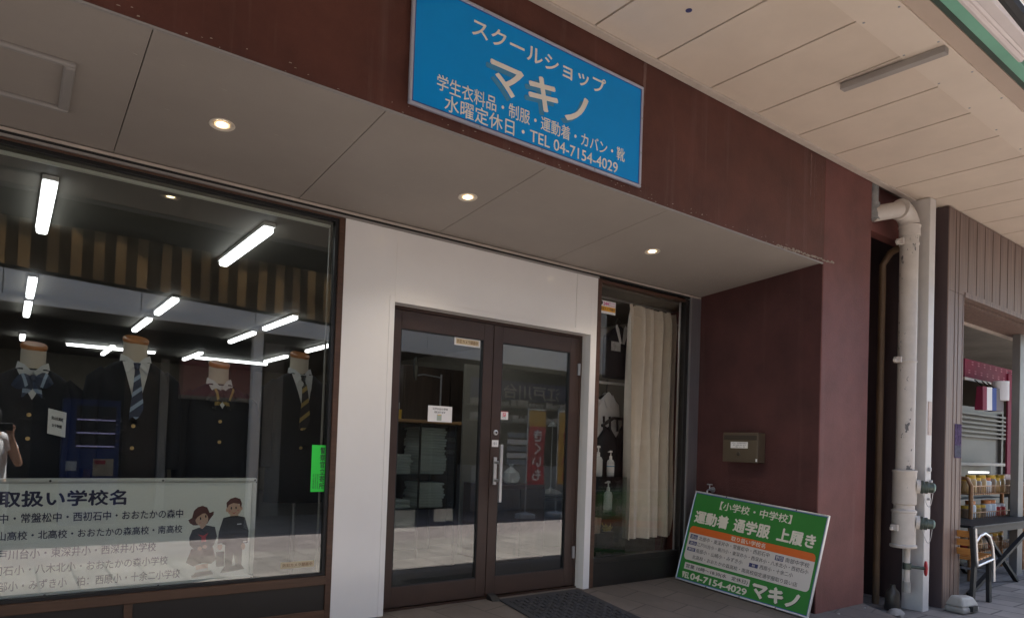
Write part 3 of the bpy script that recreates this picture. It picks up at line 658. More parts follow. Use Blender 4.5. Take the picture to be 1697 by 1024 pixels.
art('girl_drawing', [
    ([(80, 350), (115, 330), (135, 260), (170, 228), (215, 214), (262, 232), (285, 285), (328, 272), (322, 306), (290, 345), (262, 392), (185, 402), (130, 402), (95, 380)], 2),
    (ell(210, 345, 62, 66), 1), ([(195, 395), (248, 390), (255, 440), (190, 445)], 1),
    ([(140, 300), (175, 235), (225, 222), (268, 245), (280, 320), (255, 285), (215, 292), (165, 325), (142, 360)], 2),
    ([(110, 630), (315, 620), (352, 745), (300, 782), (215, 770), (130, 797), (60, 757)], 5),
    ([(120, 445), (185, 425), (215, 440), (252, 405), (338, 425), (358, 520), (330, 592), (295, 645), (150, 645), (95, 592), (90, 520)], 0),
    ([(170, 490), (225, 505), (275, 478), (248, 520), (252, 566), (205, 568), (208, 520)], 3),
    (ell(190, 630, 22, 20, 12), 1), (ell(238, 614, 22, 20, 12), 1), ([(150, 792), (272, 776), (268, 842), (160, 850)], 1), ([(158, 832), (266, 822), (258, 856), (160, 862)], 4),
    ([(108, 892), (150, 858), (300, 848), (322, 886), (115, 910)], 0), (ell(197, 338, 7, 15, 10), 0), (ell(247, 318, 7, 15, 10), 0), (ell(192, 380, 10, 7, 10), 6)])
art('boy_drawing', [
    (ell(530, 255, 72, 66), 1), (ell(458, 262, 14, 20, 10), 1), (ell(602, 250, 14, 20, 10), 1), ([(490, 300), (572, 300), (572, 340), (490, 340)], 1),
    ([(455, 245), (452, 190), (490, 152), (515, 145), (540, 137), (592, 155), (609, 200), (600, 252), (585, 205), (520, 195), (480, 210)], 2),
    ([(350, 672), (430, 672), (430, 818), (350, 818)], 0), ([(440, 590), (618, 590), (606, 812), (545, 816), (525, 700), (505, 820), (440, 828)], 0),
    ([(420, 340), (490, 325), (560, 322), (640, 340), (680, 480), (668, 600), (440, 605), (365, 592), (375, 480)], 0),
    (ell(388, 622, 24, 34, 12), 1), (ell(622, 632, 22, 34, 12), 1), ([(372, 592), (412, 588), (412, 602), (372, 604)], 4), ([(622, 580), (658, 578), (658, 592), (622, 594)], 4),
    ([(390, 882), (430, 826), (600, 810), (638, 858)], 0), ([(560, 402), (604, 400), (604, 410), (560, 412)], 4),
    (ell(500, 245, 7, 14, 10), 0), (ell(548, 242, 7, 14, 10), 0), ([(500, 285), (525, 294), (555, 282), (528, 302)], 3), (ell(484, 272, 11, 8, 10), 6), (ell(568, 268, 11, 8, 10), 6)])

# ------------------------------------------------------------------ stickers and notices
fwn = Frame((0, 0.0298, 0), (1, 0, 0), (0, 0, 1))
def sticker(name, fr, u0, u1, v0, v1, m, label, cat, n=0.0003):
    t = thing(name, fr.p((u0 + u1) / 2, v0, 0), label, cat); b = MB(); fr.slab(b, u0, u1, v0, v1, n, n + 0.0008); b.build('sheet', m, t); return t
st = sticker('police_sticker', fwn, 1.583, 1.684, 0.850, 1.152, M_brightgreen, 'bright green police sticker at the right edge of the display window', 'sticker')
lettering(fwn, '警察官立寄所', 1.638, 1.672, 0.866, 1.138, 0.0012, M_ink, st, 0.0004, 0.012, vertical=True)
lettering(fwn, '流山警察署', 1.596, 1.604, 0.870, 0.965, 0.0012, M_ink, st, 0.0004, vertical=True)
lettering(fwn, '流山警察官立寄所', 1.610, 1.618, 0.868, 0.965, 0.0012, M_ink, st, 0.0004, vertical=True)
lettering(fwn, '警察官立寄所地域', 1.624, 1.632, 0.868, 0.965, 0.0012, M_ink, st, 0.0004, vertical=True)
st = sticker('camera_sticker', fwn, 1.412, 1.627, 0.371, 0.411, mat('pale_yellow_sticker', (0.66, 0.56, 0.38), 0.5), 'pale strip sticker in the lower right corner of the display window', 'sticker')
lettering(fwn, '防犯カメラ録画中', 1.425, 1.615, 0.380, 0.402, 0.0012, mat('brown_ink', (0.25, 0.13, 0.06), 0.6), st, 0.0004, 0.01)
fdn = Frame((0, 0.1176, 0), (1, 0, 0), (0, 0, 1))
st = sticker('camera_sticker', fdn, 2.676, 2.909, 1.933, 1.994, M_paper, 'white security camera strip at the top of the left door glass', 'sticker')
b = MB(); fdn.slab(b, 2.690, 2.896, 1.943, 1.984, 0.0012, 0.0015); b.build('yellow_field', mat('cream_yellow_print', (0.70, 0.58, 0.36), 0.5), st)
lettering(fdn, '防犯カメラ録画中', 2.70, 2.888, 1.949, 1.978, 0.0016, mat('brown_ink', (0.25, 0.13, 0.06), 0.6), st, 0.0004, 0.01)
st = sticker('door_notice', fdn, 2.472, 2.678, 1.346, 1.464, M_paper, 'white paper notice taped inside the left door glass', 'notice')
lettering(fdn, '江戸川台小学校', 2.51, 2.64, 1.434, 1.450, 0.0012, M_ink, st, 0.0004, 0.01); lettering(fdn, '名札あります', 2.525, 2.62, 1.410, 1.426, 0.0012, M_ink, st, 0.0004, 0.01)
b = MB(); fdn.slab(b, 2.548, 2.588, 1.356, 1.402, 0.0012, 0.0015); b.build('picture', mat('pale_green_print', (0.40, 0.46, 0.40), 0.5), st)
b = MB(); fdn.slab(b, 2.555, 2.584, 1.394, 1.402, 0.0016, 0.0019); b.build('picture_top', mat('yellow_print', (0.70, 0.50, 0.20), 0.5), st)
st = sticker('payment_sticker', fdn, 3.124, 3.200, 1.393, 1.458, M_paper, 'small square white sticker with red emblem on the right door glass', 'sticker')
b = MB(); fdn.slab(b, 3.124, 3.200, 1.454, 1.458, 0.0012, 0.0015); fdn.slab(b, 3.148, 3.176, 1.418, 1.446, 0.0012, 0.0015); b.build('red_emblem', mat('red_print', (0.70, 0.03, 0.08), 0.5), st)
lettering(fdn, 'P', 3.155, 3.170, 1.422, 1.442, 0.0016, M_paper, st, 0.0004, 0.02); lettering(fdn, 'PayPay', 3.144, 3.180, 1.405, 1.414, 0.0012, M_ink, st, 0.0004)
fn = Frame((0, -0.0024, 0), (1, 0, 0), (0, 0, 1)); fn2 = Frame((0, 0.0298, 0), (1, 0, 0), (0, 0, 1))
st = sticker('security_sticker', fn2, 4.085, 4.272, 2.366, 2.478, M_paper, 'white and orange 24H security sticker at the top left of the narrow window', 'sticker')
b = MB(); fn2.slab(b, 4.088, 4.269, 2.388, 2.428, 0.0012, 0.0015); b.build('orange_field', mat('orange_print', (0.85, 0.42, 0.02), 0.5), st)
lettering(fn2, '24H', 4.122, 4.190, 2.438, 2.468, 0.0012, mat('magenta_ink', (0.65, 0.03, 0.30), 0.5), st, 0.0004, 0.03)
lettering(fn2, 'Security', 4.196, 4.262, 2.456, 2.470, 0.0012, mat('magenta_ink', (0.65, 0.03, 0.30), 0.5), st, 0.0004); lettering(fn2, 'Camera', 4.196, 4.262, 2.436, 2.450, 0.0012, mat('magenta_ink', (0.65, 0.03, 0.30), 0.5), st, 0.0004)
lettering(fn2, '防犯カメラ作動中', 4.096, 4.262, 2.394, 2.422, 0.0016, mat('brown_ink', (0.25, 0.13, 0.06), 0.6), st, 0.0004, 0.03)
b = MB(); fn2.poly(b, [(4.093, 2.440), (4.108, 2.440), (4.118, 2.456), (4.112, 2.470), (4.102, 2.474), (4.096, 2.462)], 0.0012, 0.0015); b.build('figure_mark', M_ink, st)

# ------------------------------------------------------------------ mailbox on the maroon wall
wall_d = Vector((0, 1, 0)); wall_n = Vector((-1, 0, 0)); fm = Frame((5.4053, -0.384, 0), (0, -1, 0), (0, 0, 1), 0.789)
mx = thing('mailbox', fm.p(0.2, 1.10, 0), 'bronze letter box with a slot and white label on the maroon wall', 'mailbox')
b = MB(); fm.slab(b, 0, 0.46, 1.11, 1.375, 0.0, 0.11); b.build('body', M_mail, mx, bevel=0.004)
b = MB(); fm.slab(b, 0.008, 0.452, 1.132, 1.300, 0.11, 0.114); b.build('door', M_mail, mx, bevel=0.002)
b = MB(); fm.slab(b, 0.015, 0.445, 1.312, 1.352, 0.11, 0.113); b.build('slot_flap', M_maild, mx, bevel=0.002)
b = MB(); fm.slab(b, 0.11, 0.335, 1.235, 1.292, 0.1143, 0.1150); b.build('label', M_paper, mx)
for i, v in enumerate((1.276, 1.259, 1.243)):
    lettering(fm, ('チラシ・広告等の投函は', '固くお断り致します', 'ご遠慮ください　店主')[i], 0.125 + 0.02 * i, 0.32 - 0.01 * i, v, v + 0.010, 0.1151, M_ink, mx, 0.0003)
MB().lathe(fm.p(0.215, 1.185, 0.114), [(0.0, 0), (0.018, 0), (0.018, 0.006), (0.012, 0.010), (0, 0.010)], 18, axis=fm.N).build('lock', M_maild, mx, True)
b = MB(); fm.slab(b, 0.438, 0.458, 1.120, 1.145, 0.1143, 0.1150); b.build('corner_tag', M_paper, mx)
# water tap above the leaning board
tp = thing('water_tap', (5.40, -0.2, 0.83), 'small metal water tap above the leaning green board', 'tap')
b = MB(); base = Vector((5.405, -0.205, 0.835))
b.lathe(base, [(0, 0), (0.028, 0), (0.028, 0.006), (0.01, 0.008)], 16, axis=wall_n)
b.tube([base + wall_n * 0.006, base + wall_n * 0.07, base + wall_n * 0.085 + Vector((0, 0, -0.012)), base + wall_n * 0.088 + Vector((0, 0, -0.05))], 0.009, 10)
b.tube([base + wall_n * 0.05, base + wall_n * 0.05 + Vector((0, 0, 0.05))], 0.006, 8); b.tube([base + wall_n * 0.05 + Vector((0, 0, 0.05)) - wall_d * 0.03, base + wall_n * 0.05 + Vector((0, 0, 0.05)) + wall_d * 0.03], 0.006, 8)
b.build('spout', M_steel, tp, True)

# ------------------------------------------------------------------ door mat
dm = thing('door_mat', (3.4, -0.5, 0.0), 'dark woven rubber mat in front of the right door leaf', 'mat')
fl, fr_, nl, nr = Vector((3.085, 0.0, 0)), Vector((3.905, 0.0, 0)), Vector((3.005, -1.22, fz(-1.22))), Vector((3.825, -1.22, fz(-1.22)))
b = MB(); z0 = Vector((0, 0, 0.0005)); z1 = Vector((0, 0, 0.012)); b.hexa([nl + z0, nr + z0, fr_ + z0, fl + z0], [nl + z1, nr + z1, fr_ + z1, fl + z1]); b.build('mat_base', M_mat, dm, bevel=0.004)
b = MB()
for i in range(22):
    for j in range(14):
        s0, s1, t0, t1 = 0.06 + i * 0.0405, 0.06 + i * 0.0405 + 0.034, 0.06 + j * 0.063, 0.06 + j * 0.063 + 0.052
        def mp(s, t, z): return fl.lerp(fr_, t).lerp(nl.lerp(nr, t), s) + Vector((0, 0, z))
        if (i + j) % 2: s0, s1, t0, t1 = s0 - 0.003, s1 + 0.003, t0 + 0.008, t1 - 0.008
        h = 0.021 if (i + j) % 2 else 0.016
        b.hexa([mp(s1, t0, 0.0122), mp(s1, t1, 0.0122), mp(s0, t1, 0.0122), mp(s0, t0, 0.0122)], [mp(s1 - 0.006, t0 + 0.006, h), mp(s1 - 0.006, t1 - 0.006, h), mp(s0 + 0.006, t1 - 0.006, h), mp(s0 + 0.006, t0 + 0.006, h)])
b.build('tread_blocks', M_mat, dm)
ds = thing('door_stop', (3.06, -0.02, 0), 'small black rubber door stop at the foot of the doors', 'door stop')
MB().hexa([(3.02, -0.01, 0.0005), (3.10, -0.03, 0.0005), (3.10, 0.08, 0.0005), (3.02, 0.08, 0.0005)], [(3.03, 0.03, 0.03), (3.09, 0.03, 0.03), (3.09, 0.08, 0.045), (3.03, 0.08, 0.045)]).build('wedge', M_black, ds, bevel=0.004)

# ------------------------------------------------------------------ mannequins
def torso_y(x, z, cx, cy, k):
    """front surface of the dressed torso"""
    w, d = dims(z, k)
    q = max(0.0, 1 - (abs(x - cx) / w) ** 2.4)
    return cy - d * q ** (1 / 2.4)
def dims(z, k):
    tab = [(0.62, 0.205, 0.130), (0.80, 0.205, 0.132), (1.00, 0.185, 0.120), (1.18, 0.192, 0.130), (1.34, 0.200, 0.122), (1.42, 0.190, 0.10), (1.465, 0.150, 0.082), (1.495, 0.11, 0.068), (1.515, 0.066, 0.058)]
    zz = z - k
    for (a, w0, d0), (b_, w1, d1) in zip(tab[:-1], tab[1:]):
        if zz <= b_:
            t = max(0, (zz - a) / (b_ - a)); return w0 + (w1 - w0) * t, d0 + (d1 - d0) * t
    return tab[-1][1:]
def mannequin(cx, cy, ntop, vbot, tie, label, nr=0.060):
    """dressmaker bust in blazer, shirt and tie; ntop height of the wooden neck cap, vbot bottom of the shirt V"""
    k = ntop - 1.655
    t = thing('mannequin', (cx, cy, 0), label, 'mannequin', 'uniformed mannequins in the display window')
    b = MB(); n = 40
    def ring(z):
        w, d = dims(z, k); r = []
        for i in range(n):
            a = 2 * math.pi * i / n; c, s = math.cos(a), math.sin(a); e = 2 / 2.4
            r.append((cx + w * math.copysign(abs(c) ** e, c), cy + d * math.copysign(abs(s) ** e, s), z))
        return r
    b.loft([ring(k + z) for z in (0.62, 0.72, 0.80, 0.90, 1.0, 1.09, 1.18, 1.26, 1.34, 1.39, 1.42, 1.445, 1.465, 1.482, 1.495, 1.51)])
    for sg in (-1, 1):
        b.tube([(cx + sg * 0.145, cy, k + 1.425), (cx + sg * 0.195, cy - 0.005, k + 1.38), (cx + sg * 0.215, cy - 0.012, k + 1.25), (cx + sg * 0.222, cy - 0.02, k + 1.08), (cx + sg * 0.218, cy - 0.04, k + 0.86)], [0.052, 0.058, 0.054, 0.048, 0.042], 16)
    b.build('blazer', M_blazer, t, True)
    MB().lathe((cx, cy + 0.006, k + 1.47), [(0.078, 0.0), (nr + 0.004, 0.05), (nr, 0.09), (nr, 0.158)], 28).build('neck', M_mann, t, True)
    MB().lathe((cx, cy + 0.010, ntop - 0.030), [(0, 0.0), (nr + 0.001, 0.0), (nr + 0.005, 0.006), (nr + 0.005, 0.022), (nr - 0.004, 0.030), (0, 0.031)], 28, axis=(0.05, -0.34, 0.94)).build('neck_cap', M_wood, t, True)
    b = MB(); b.lathe((cx, cy, 0.0), [(0.0, 0), (0.16, 0), (0.16, 0.012), (0.02, 0.02), (0.016, 0.03), (0.016, k + 0.63), (0, k + 0.63)], 20); b.build('stand', M_steel, t, True)
    ctop = k + 1.545
    def strip(rows, off, m, name):
        """rows: (z, xl, xr) surface patch following the chest, lifted by off"""
        b = MB(); g = []
        nx = 8
        for z, xl, xr in rows:
            g.append([(cx + xl + (xr - xl) * i / nx, torso_y(cx + xl + (xr - xl) * i / nx, min(z, k + 1.49), cx, cy, k) - off, z) for i in range(nx + 1)])
        vs = [p for r in g for p in r]; fs = []
        for i in range(len(g) - 1):
            for j in range(nx): fs.append((i * (nx + 1) + j, i * (nx + 1) + j + 1, (i + 1) * (nx + 1) + j + 1, (i + 1) * (nx + 1) + j))
        nv = len(vs); vs2 = [(x, y + 0.004, z) for x, y, z in vs]
        fs2 = [tuple(reversed([v + nv for v in f])) for f in fs]
        b.add(vs + vs2, fs + fs2); return b.build(name, m, t, True)
    H = k + 1.50
    strip([(vbot + (H - vbot) * i / 10, -0.078 * (i / 10) ** 0.9, 0.078 * (i / 10) ** 0.9) for i in range(11)], 0.005, M_shirt, 'shirt_front')
    # collar: standing band plus two points
    b = MB(); rings = []
    for zz, rr in ((k + 1.495, nr + 0.016), (k + 1.548, nr + 0.010)):
        rings.append([(cx + rr * math.cos(R(a)), cy + 0.004 + rr * math.sin(R(a)), zz) for a in range(-20, 201, 10)])
    m_ = len(rings[0]); b.add([p for r in rings for p in r], [(q, q + 1, m_ + q + 1, m_ + q) for q in range(m_ - 1)])
    for sg in (-1, 1):
        A = Vector((cx + sg * 0.002, cy - nr - 0.026, k + 1.488)); B1 = Vector((cx + sg * (nr * 0.66), cy - nr * 0.72, k + 1.530)); B2 = Vector((cx + sg * (nr + 0.012), cy - 0.016, k + 1.548))
        C_ = Vector((cx + sg * (nr + 0.020), cy - 0.035, k + 1.500)); D = Vector((cx + sg * 0.052, torso_y(cx + sg * 0.052, k + 1.43, cx, cy, k) - 0.013, k + 1.430))
        f_ = Vector((0, 0.003, 0)); vs = [A, B1, B2, C_, D]; b.add(vs + [v + f_ for v in vs], [(0, 1, 4), (1, 2, 3), (1, 3, 4), (5, 9, 6), (6, 8, 7), (6, 9, 8), (0, 4, 9, 5), (4, 3, 8, 9)])
    b.build('shirt_collar', M_shirt, t)
    for sg in (-1, 1):
        rows = []
        for i in range(9):
            z = vbot + (H - vbot) * i / 8; e = 0.078 * (i / 8) ** 0.9; w = 0.006 + 0.050 * math.sin(math.pi * min(1, i / 8 + 0.08) ** 0.8)
            rows.append((z, sg * (e - 0.004), sg * (e + w)))
        strip(rows, 0.009, M_blazer, 'lapel')
    for i, z in enumerate((vbot - 0.075, vbot - 0.205)):
        MB().lathe((cx - 0.010, torso_y(cx - 0.01, z, cx, cy, k) - 0.001, z), [(0, 0), (0.011, 0), (0.011, 0.004), (0.006, 0.006), (0, 0.006)], 14, axis=(0, -1, 0)).build('button', M_gold, t, True)
    kz = k + 1.475
    if tie[0] == 'long':
        L = tie[3]; b = MB(); yk = cy - nr - 0.030
        b.loft([[(cx - w, yk + 0.004, z), (cx, yk - 0.012, z), (cx + w, yk + 0.004, z), (cx, yk + 0.012, z)] for z, w in ((kz + 0.018, 0.020), (kz - 0.020, 0.012))], 0)
        rows = 22
        def ty(z): return torso_y(cx, min(z, k + 1.45), cx, cy, k) - 0.016 if z < kz - 0.05 else yk + 0.004 - (kz - 0.02 - z) * 0.4
        for i in range(rows):
            z0 = kz - 0.018 - L * i / rows; z1 = kz - 0.018 - L * (i + 1) / rows
            w0 = 0.011 + 0.024 * min(1, i / rows * 1.25); w1 = 0.011 + 0.024 * min(1, (i + 1) / rows * 1.25)
            if i >= rows - 2: w1 = w1 * (0.45 if i == rows - 2 else 0.02); w0 = w0 * (0.45 if i == rows - 1 else 1)
            sl = 0.03 if i < rows - 2 else 0.0
            mi = 1 if i % 6 in (3, 4) else 0
            y0, y1 = ty(z0), ty(z1); s0 = sl * w0 / 0.035; s1 = sl * w1 / 0.035
            if i == 0: s0 = 0
            if i == rows - 2: s0 = 0.03 * w0 / 0.035
            b.hexa([(cx - w1, y1 + 0.003, z1 - s1), (cx + w1, y1 + 0.003, z1 + s1), (cx + w1, y1 - 0.003, z1 + s1), (cx - w1, y1 - 0.003, z1 - s1)], [(cx - w0, y0 + 0.003, z0 - s0), (cx + w0, y0 + 0.003, z0 + s0), (cx + w0, y0 - 0.003, z0 + s0), (cx - w0, y0 - 0.003, z0 - s0)], mi)
        b.build('necktie', [tie[1], tie[2]], t)
    else:
        b = MB(); yk = cy - nr - 0.066; zc = kz - 0.022
        for sg in (-1, 1):
            secs = []
            for i in range(7):
                u = i / 6; hh = (0.013, 0.024, 0.034, 0.038, 0.036, 0.028, 0.012)[i] * (1.0 if sg > 0 else 0.9); x = cx + sg * (0.006 + 0.080 * u); dz = -0.045 * u * u + sg * 0.010 * u
                y = yk - 0.016 * math.sin(math.pi * u) + 0.024 * u
                secs.append([(x, y - 0.016, zc + 0.2 * hh + dz), (x + sg * 0.010, y, zc + hh + dz), (x, y + 0.014, zc + dz), (x - sg * 0.012, y, zc - hh * 1.1 + dz)])
            for i in range(6): b.loft(secs[i:i + 2], 1 if i == (3 if sg > 0 else 2) else 0)
            tail = [[(cx + sg * (0.004 + 0.010 * i) - 0.016 - 0.003 * i, yk + 0.004 + 0.004 * i, zc - 0.012 - 0.024 * i), (cx + sg * (0.004 + 0.010 * i), yk - 0.006, zc - 0.012 - 0.024 * i), (cx + sg * (0.004 + 0.010 * i) + 0.016 + 0.003 * i, yk + 0.004 + 0.004 * i, zc - 0.018 - 0.024 * i), (cx + sg * (0.004 + 0.010 * i), yk + 0.012, zc - 0.012 - 0.024 * i)] for i in range(5)]
            for i in range(4): b.loft(tail[i:i + 2], 1 if i == 2 else 0)
        b.lathe((cx, yk + 0.012, zc), [(0, 0), (0.016, 0), (0.019, 0.012), (0.014, 0.026), (0, 0.028)], 12, 0, axis=(0, -1, 0))
        b.build('ribbon', [tie[1], tie[2]], t, True)
    return t
mannequin(0.107, 0.45, 1.675, 1.345, ('bow', M_tienavy, M_tieblue), 'mannequin in dark blazer with a large navy and pale blue ribbon')
mannequin(0.610, 0.43, 1.768, 1.305, ('long', M_tienavy, M_tieblue, 0.30), 'mannequin in dark blazer with a navy and pale blue striped tie', 0.066)
mannequin(1.100, 0.46, 1.668, 1.355, ('bow', M_tieblk, M_tiegold), 'mannequin in dark blazer with a small black and gold ribbon')
mannequin(1.628, 0.46, 1.785, 1.330, ('long', M_tieblk, M_tiegold, 0.34), 'mannequin in dark blazer with a black and gold striped tie', 0.062)
fp = Frame((0.183, 0.300, 1.155), Vector((1, 0, -0.25)), (0, 0, 1))
fp = Frame((0.183, 0.300, 1.172), (1, 0.0, -0.24), (0, 0, 1)); pt = thing('paper_tag', (0.22, 0.30, 1.16), 'tilted white paper tag with two printed lines hanging on the leftmost mannequin', 'tag')
b = MB(); b.prism([fp.O, fp.O + Vector((0.084, 0, -0.021)), fp.O + Vector((0.085, 0, 0.118)), fp.O + Vector((0, 0, 0.139))], (0, 0.001, 0)); b.build('sheet', M_paper, pt)
fp.N = Vector((0, -1, 0))
lettering(fp, '流山北高校', 0.016, 0.074, 0.082, 0.103, 0.0006, M_ink, pt, 0.0004, 0.02); lettering(fp, '女子制服', 0.02, 0.068, 0.042, 0.062, 0.0006, M_ink, pt, 0.0004, 0.02)

# ------------------------------------------------------------------ fluorescent lights on the shop ceiling
def batten(x, y, ln, label, along='Y'):
    t = thing('ceiling_light', (x, y, 2.60), label, 'ceiling light', 'fluorescent battens on the shop ceiling')
    h, w = ln / 2, 0.038
    def B(m, a, b, z0, z1, name, bev=0.0):
        if along == 'Y': q = bx(name, x - a, x + a, y - b, y + b, z0, z1, m, t, bev)
        else: q = bx(name, x - b, x + b, y - a, y + a, z0, z1, m, t, bev)
    B(M_paper, w, h + 0.02, 2.575, 2.5995, 'housing'); B(M_tube, w - 0.005, h, 2.535, 2.5745, 'tube', 0.015)
    B(M_paper, w, 0.012, 2.535, 2.5745, 'end_cap') if False else None
    return t
rows = {0: (0.14, [(0.90, 1.14), (3.90, 1.06), (5.40, 1.08), (8.45, 0.6)]), 1: (1.335, [(0.90, 1.18), (3.92, 1.08), (5.58, 1.20), (9.2, 1.5)]),
        2: (2.59, [(0.93, 1.25), (4.02, 1.15), (5.66, 1.22), (8.8, 1.4)]), 3: (3.77, [(0.93, 1.25), (3.95, 1.25), (5.75, 1.2), (7.9, 1.2)]), 4: (-1.05, [(0.93, 1.25), (3.95, 1.2), (5.45, 1.25)])}  # unseen door-side battens follow the row pattern, added to light the cabinet
ord_ = ['nearest the glass', 'second from the glass', 'third from the glass', 'farthest from the glass']
rown = {0: 'left row above the bow ribbon mannequin', 1: 'middle row over the display window', 2: 'row ending beside the window frame', 3: 'row above the door', 4: 'row beyond the left edge of the photo'}
for r, (x, lst) in rows.items():
    for i, (y, ln) in enumerate(lst): batten(x, y, ln, 'lit fluorescent batten, %s, %s' % (rown[r], ord_[i]))
batten(1.36, 8.80, 1.28, 'lit fluorescent batten running crosswise behind the striped tie mannequin', 'X')
batten(3.30, 8.95, 1.28, 'lit fluorescent batten running crosswise above the small ribbon mannequin', 'X')
batten(4.9, 3.0, 1.2, 'lit fluorescent batten deep in the shop behind the narrow window')  # added out of view for light inside the shop

# ------------------------------------------------------------------ shop interior
cab = thing('glass_cabinet', (3.15, 1.6, 0), 'glass display cabinet with a wooden top inside the left door leaf', 'cabinet')
CX0, CX1, CY0, CY1 = 2.74, 3.54, 1.40, 1.88
bx('top', CX0 - 0.02, CX1 + 0.03, CY0 - 0.02, CY1 + 0.02, 1.370, 1.400, M_ply, cab, 0.004)
b = MB()
for x in (CX0, 3.125, CX1 - 0.02):
    for y in (CY0, CY1 - 0.02): b.box(x, x + 0.015, y, y + 0.015, 0.10, 1.37)
b.box(CX0, CX1, CY0, CY1, 0, 0.10); b.build('frame', M_panelblk, cab)
b = MB()
for z in (0.56, 0.88): b.box(CX0 + 0.02, CX1 - 0.02, CY0 + 0.02, CY1 - 0.02, z, z + 0.008)
b.build('shelf', M_cglass, cab)
bx('front_pane', CX0 + 0.016, CX1 - 0.022, CY0 + 0.004, CY0 + 0.0045, 0.10, 1.37, M_cglass, cab)
bx('back_panel', CX0 + 0.016, CX1 - 0.022, CY1 - 0.004, CY1, 0.10, 1.37, M_panelblk, cab)
def folded(x, y, z, w, label):
    b = MB(); n = 8
    pts = [(x - w / 2, z), (x + w / 2 - 0.01, z), (x + w / 2, z + 0.012), (x + w / 2 - 0.01, z + 0.024), (x - w / 2 + random.uniform(0, 0.01), z + 0.025)]
    b.prism([(px, y - 0.15, pz) for px, pz in pts], (random.uniform(-0.01, 0.01), 0.30, 0.0))
    o = b.build('folded_shirt', M_folded, None, bevel=0.006)
    return tag(o, label, 'folded shirt', 'folded white shirts stacked in the glass cabinet')
for sx, zb, cnt, nm in ((2.93, 0.889, 7, 'left stack on the upper glass shelf'), (3.31, 0.889, 17, 'right tall stack on the upper glass shelf'), (3.31, 0.568, 9, 'right stack on the lower glass shelf'), (2.93, 0.568, 3, 'left low stack on the lower glass shelf')):
    for i in range(cnt): folded(sx + random.uniform(-0.012, 0.012), 1.62 + random.uniform(-0.012, 0.012), zb + i * 0.0262, 0.30 + random.uniform(-0.03, 0.02), 'folded white shirt in the %s of the cabinet' % nm)
# things on the cabinet
pc = thing('pen_cup', (2.96, 1.55, 1.40), 'yellow pen cup on the wooden cabinet top', 'pen cup')
b = MB(); b.lathe((2.96, 1.55, 1.401), [(0, 0), (0.035, 0), (0.038, 0.09), (0.034, 0.09), (0.031, 0.01), (0, 0.01)], 16); b.build('cup', M_lidyel, pc, True)
b = MB()
for i in range(4): b.tube([(2.95 + 0.008 * i, 1.55, 1.415), (2.94 + 0.016 * i, 1.55 + 0.01 * i, 1.54 + 0.02 * (i % 2))], 0.004, 6)
b.build('pen', M_plastic, pc)
mi_ = thing('arm_mirror', (2.99, 1.3, 1.62), 'round extending mirror on a chrome arm behind the left door leaf', 'mirror')
b = MB(); b.tube([(3.42, 1.55, 1.83), (3.15, 1.42, 1.83), (3.00, 1.30, 1.80)], 0.007, 8); b.tube([(3.42, 1.55, 1.402), (3.42, 1.55, 1.86)], 0.009, 8); b.build('arm', M_steel, mi_, True)
ringp = [(2.985 + 0.055 * math.cos(R(a)) * 0.7, 1.28 + 0.055 * math.cos(R(a)) * 0.7, 1.80 + 0.10 * math.sin(R(a)) + 0.06) for a in range(0, 361, 15)]
b = MB(); b.tube(ringp, 0.008, 8); b.build('rim', M_black, mi_, True)
b = MB(); b.prism(ringp[:-1], (0.004, -0.004, 0)); b.build('mirror_glass', mat('mirror', (0.35, 0.36, 0.34), 0.08, 0.9), mi_)
cl = thing('wardrobe', (3.9, 2.9, 0), 'dark brown wooden wardrobe behind the glass cabinet', 'wardrobe')
bx('body', 3.55, 4.75, 2.60, 3.10, 0.0, 2.05, M_closet, cl, 0.004)
for x0 in (3.56, 4.16): bx('door', x0, x0 + 0.585, 2.575, 2.598, 0.08, 2.03, M_closet, cl, 0.004)
cw = thing('storage_cupboard', (3.3, 3.2, 0), 'pale grey storage cupboard behind the cabinet', 'cupboard')
bx('body', 3.02, 3.42, 3.0, 3.4, 0.0, 1.98, M_grease, cw, 0.004); bx('door', 3.03, 3.41, 2.98, 2.999, 0.05, 1.95, M_grease, cw, 0.003)
bx('handle', 3.34, 3.38, 2.965, 2.979, 1.55, 1.565, M_black, cw)
tb = thing('low_cabinet', (4.35, 1.6, 0), 'reddish brown wooden low cabinet behind the right door leaf', 'cabinet')
bx('body', 3.95, 4.62, 1.35, 1.9, 0.0, 0.78, mat('red_brown_wood', (0.10, 0.04, 0.025), 0.45, var=0.3, vs=4, stretch=(0.6, 4, 5)), tb, 0.004)
for x0 in (3.96, 4.29): bx('door', x0, x0 + 0.32, 1.33, 1.349, 0.05, 0.74, M_closet, tb, 0.004)
tb2 = thing('display_table', (5.1, 1.9, 0), 'dark low display table deep behind the right door leaf', 'table')
bx('top', 4.70, 5.50, 1.5, 2.2, 0.60, 0.63, M_panelblk, tb2, 0.004)
for x in (4.72, 5.44):
    for y in (1.52, 2.14): bx('leg', x, x + 0.04, y, y + 0.04, 0.0, 0.60, M_panelblk, tb2)
lp = thing('table_lamp', (5.08, 1.8, 0.63), 'white round lamp with a thin stem on the dark table', 'lamp')
MB().lathe((5.08, 1.8, 0.631), [(0, 0), (0.13, 0.0), (0.14, 0.02), (0.10, 0.05), (0.02, 0.075), (0.012, 0.09), (0, 0.09)], 24).build('base', M_plastic, lp, True)
b = MB(); b.tube([(5.08, 1.8, 0.715), (5.08, 1.8, 1.45)], 0.006, 8); b.build('stem', M_plastic, lp)
MB().lathe((5.08, 1.8, 1.42), [(0.02, 0.05), (0.06, 0.0), (0.056, 0.0), (0.016, 0.046)], 20).build('lamp_shade', M_plastic, lp, True)
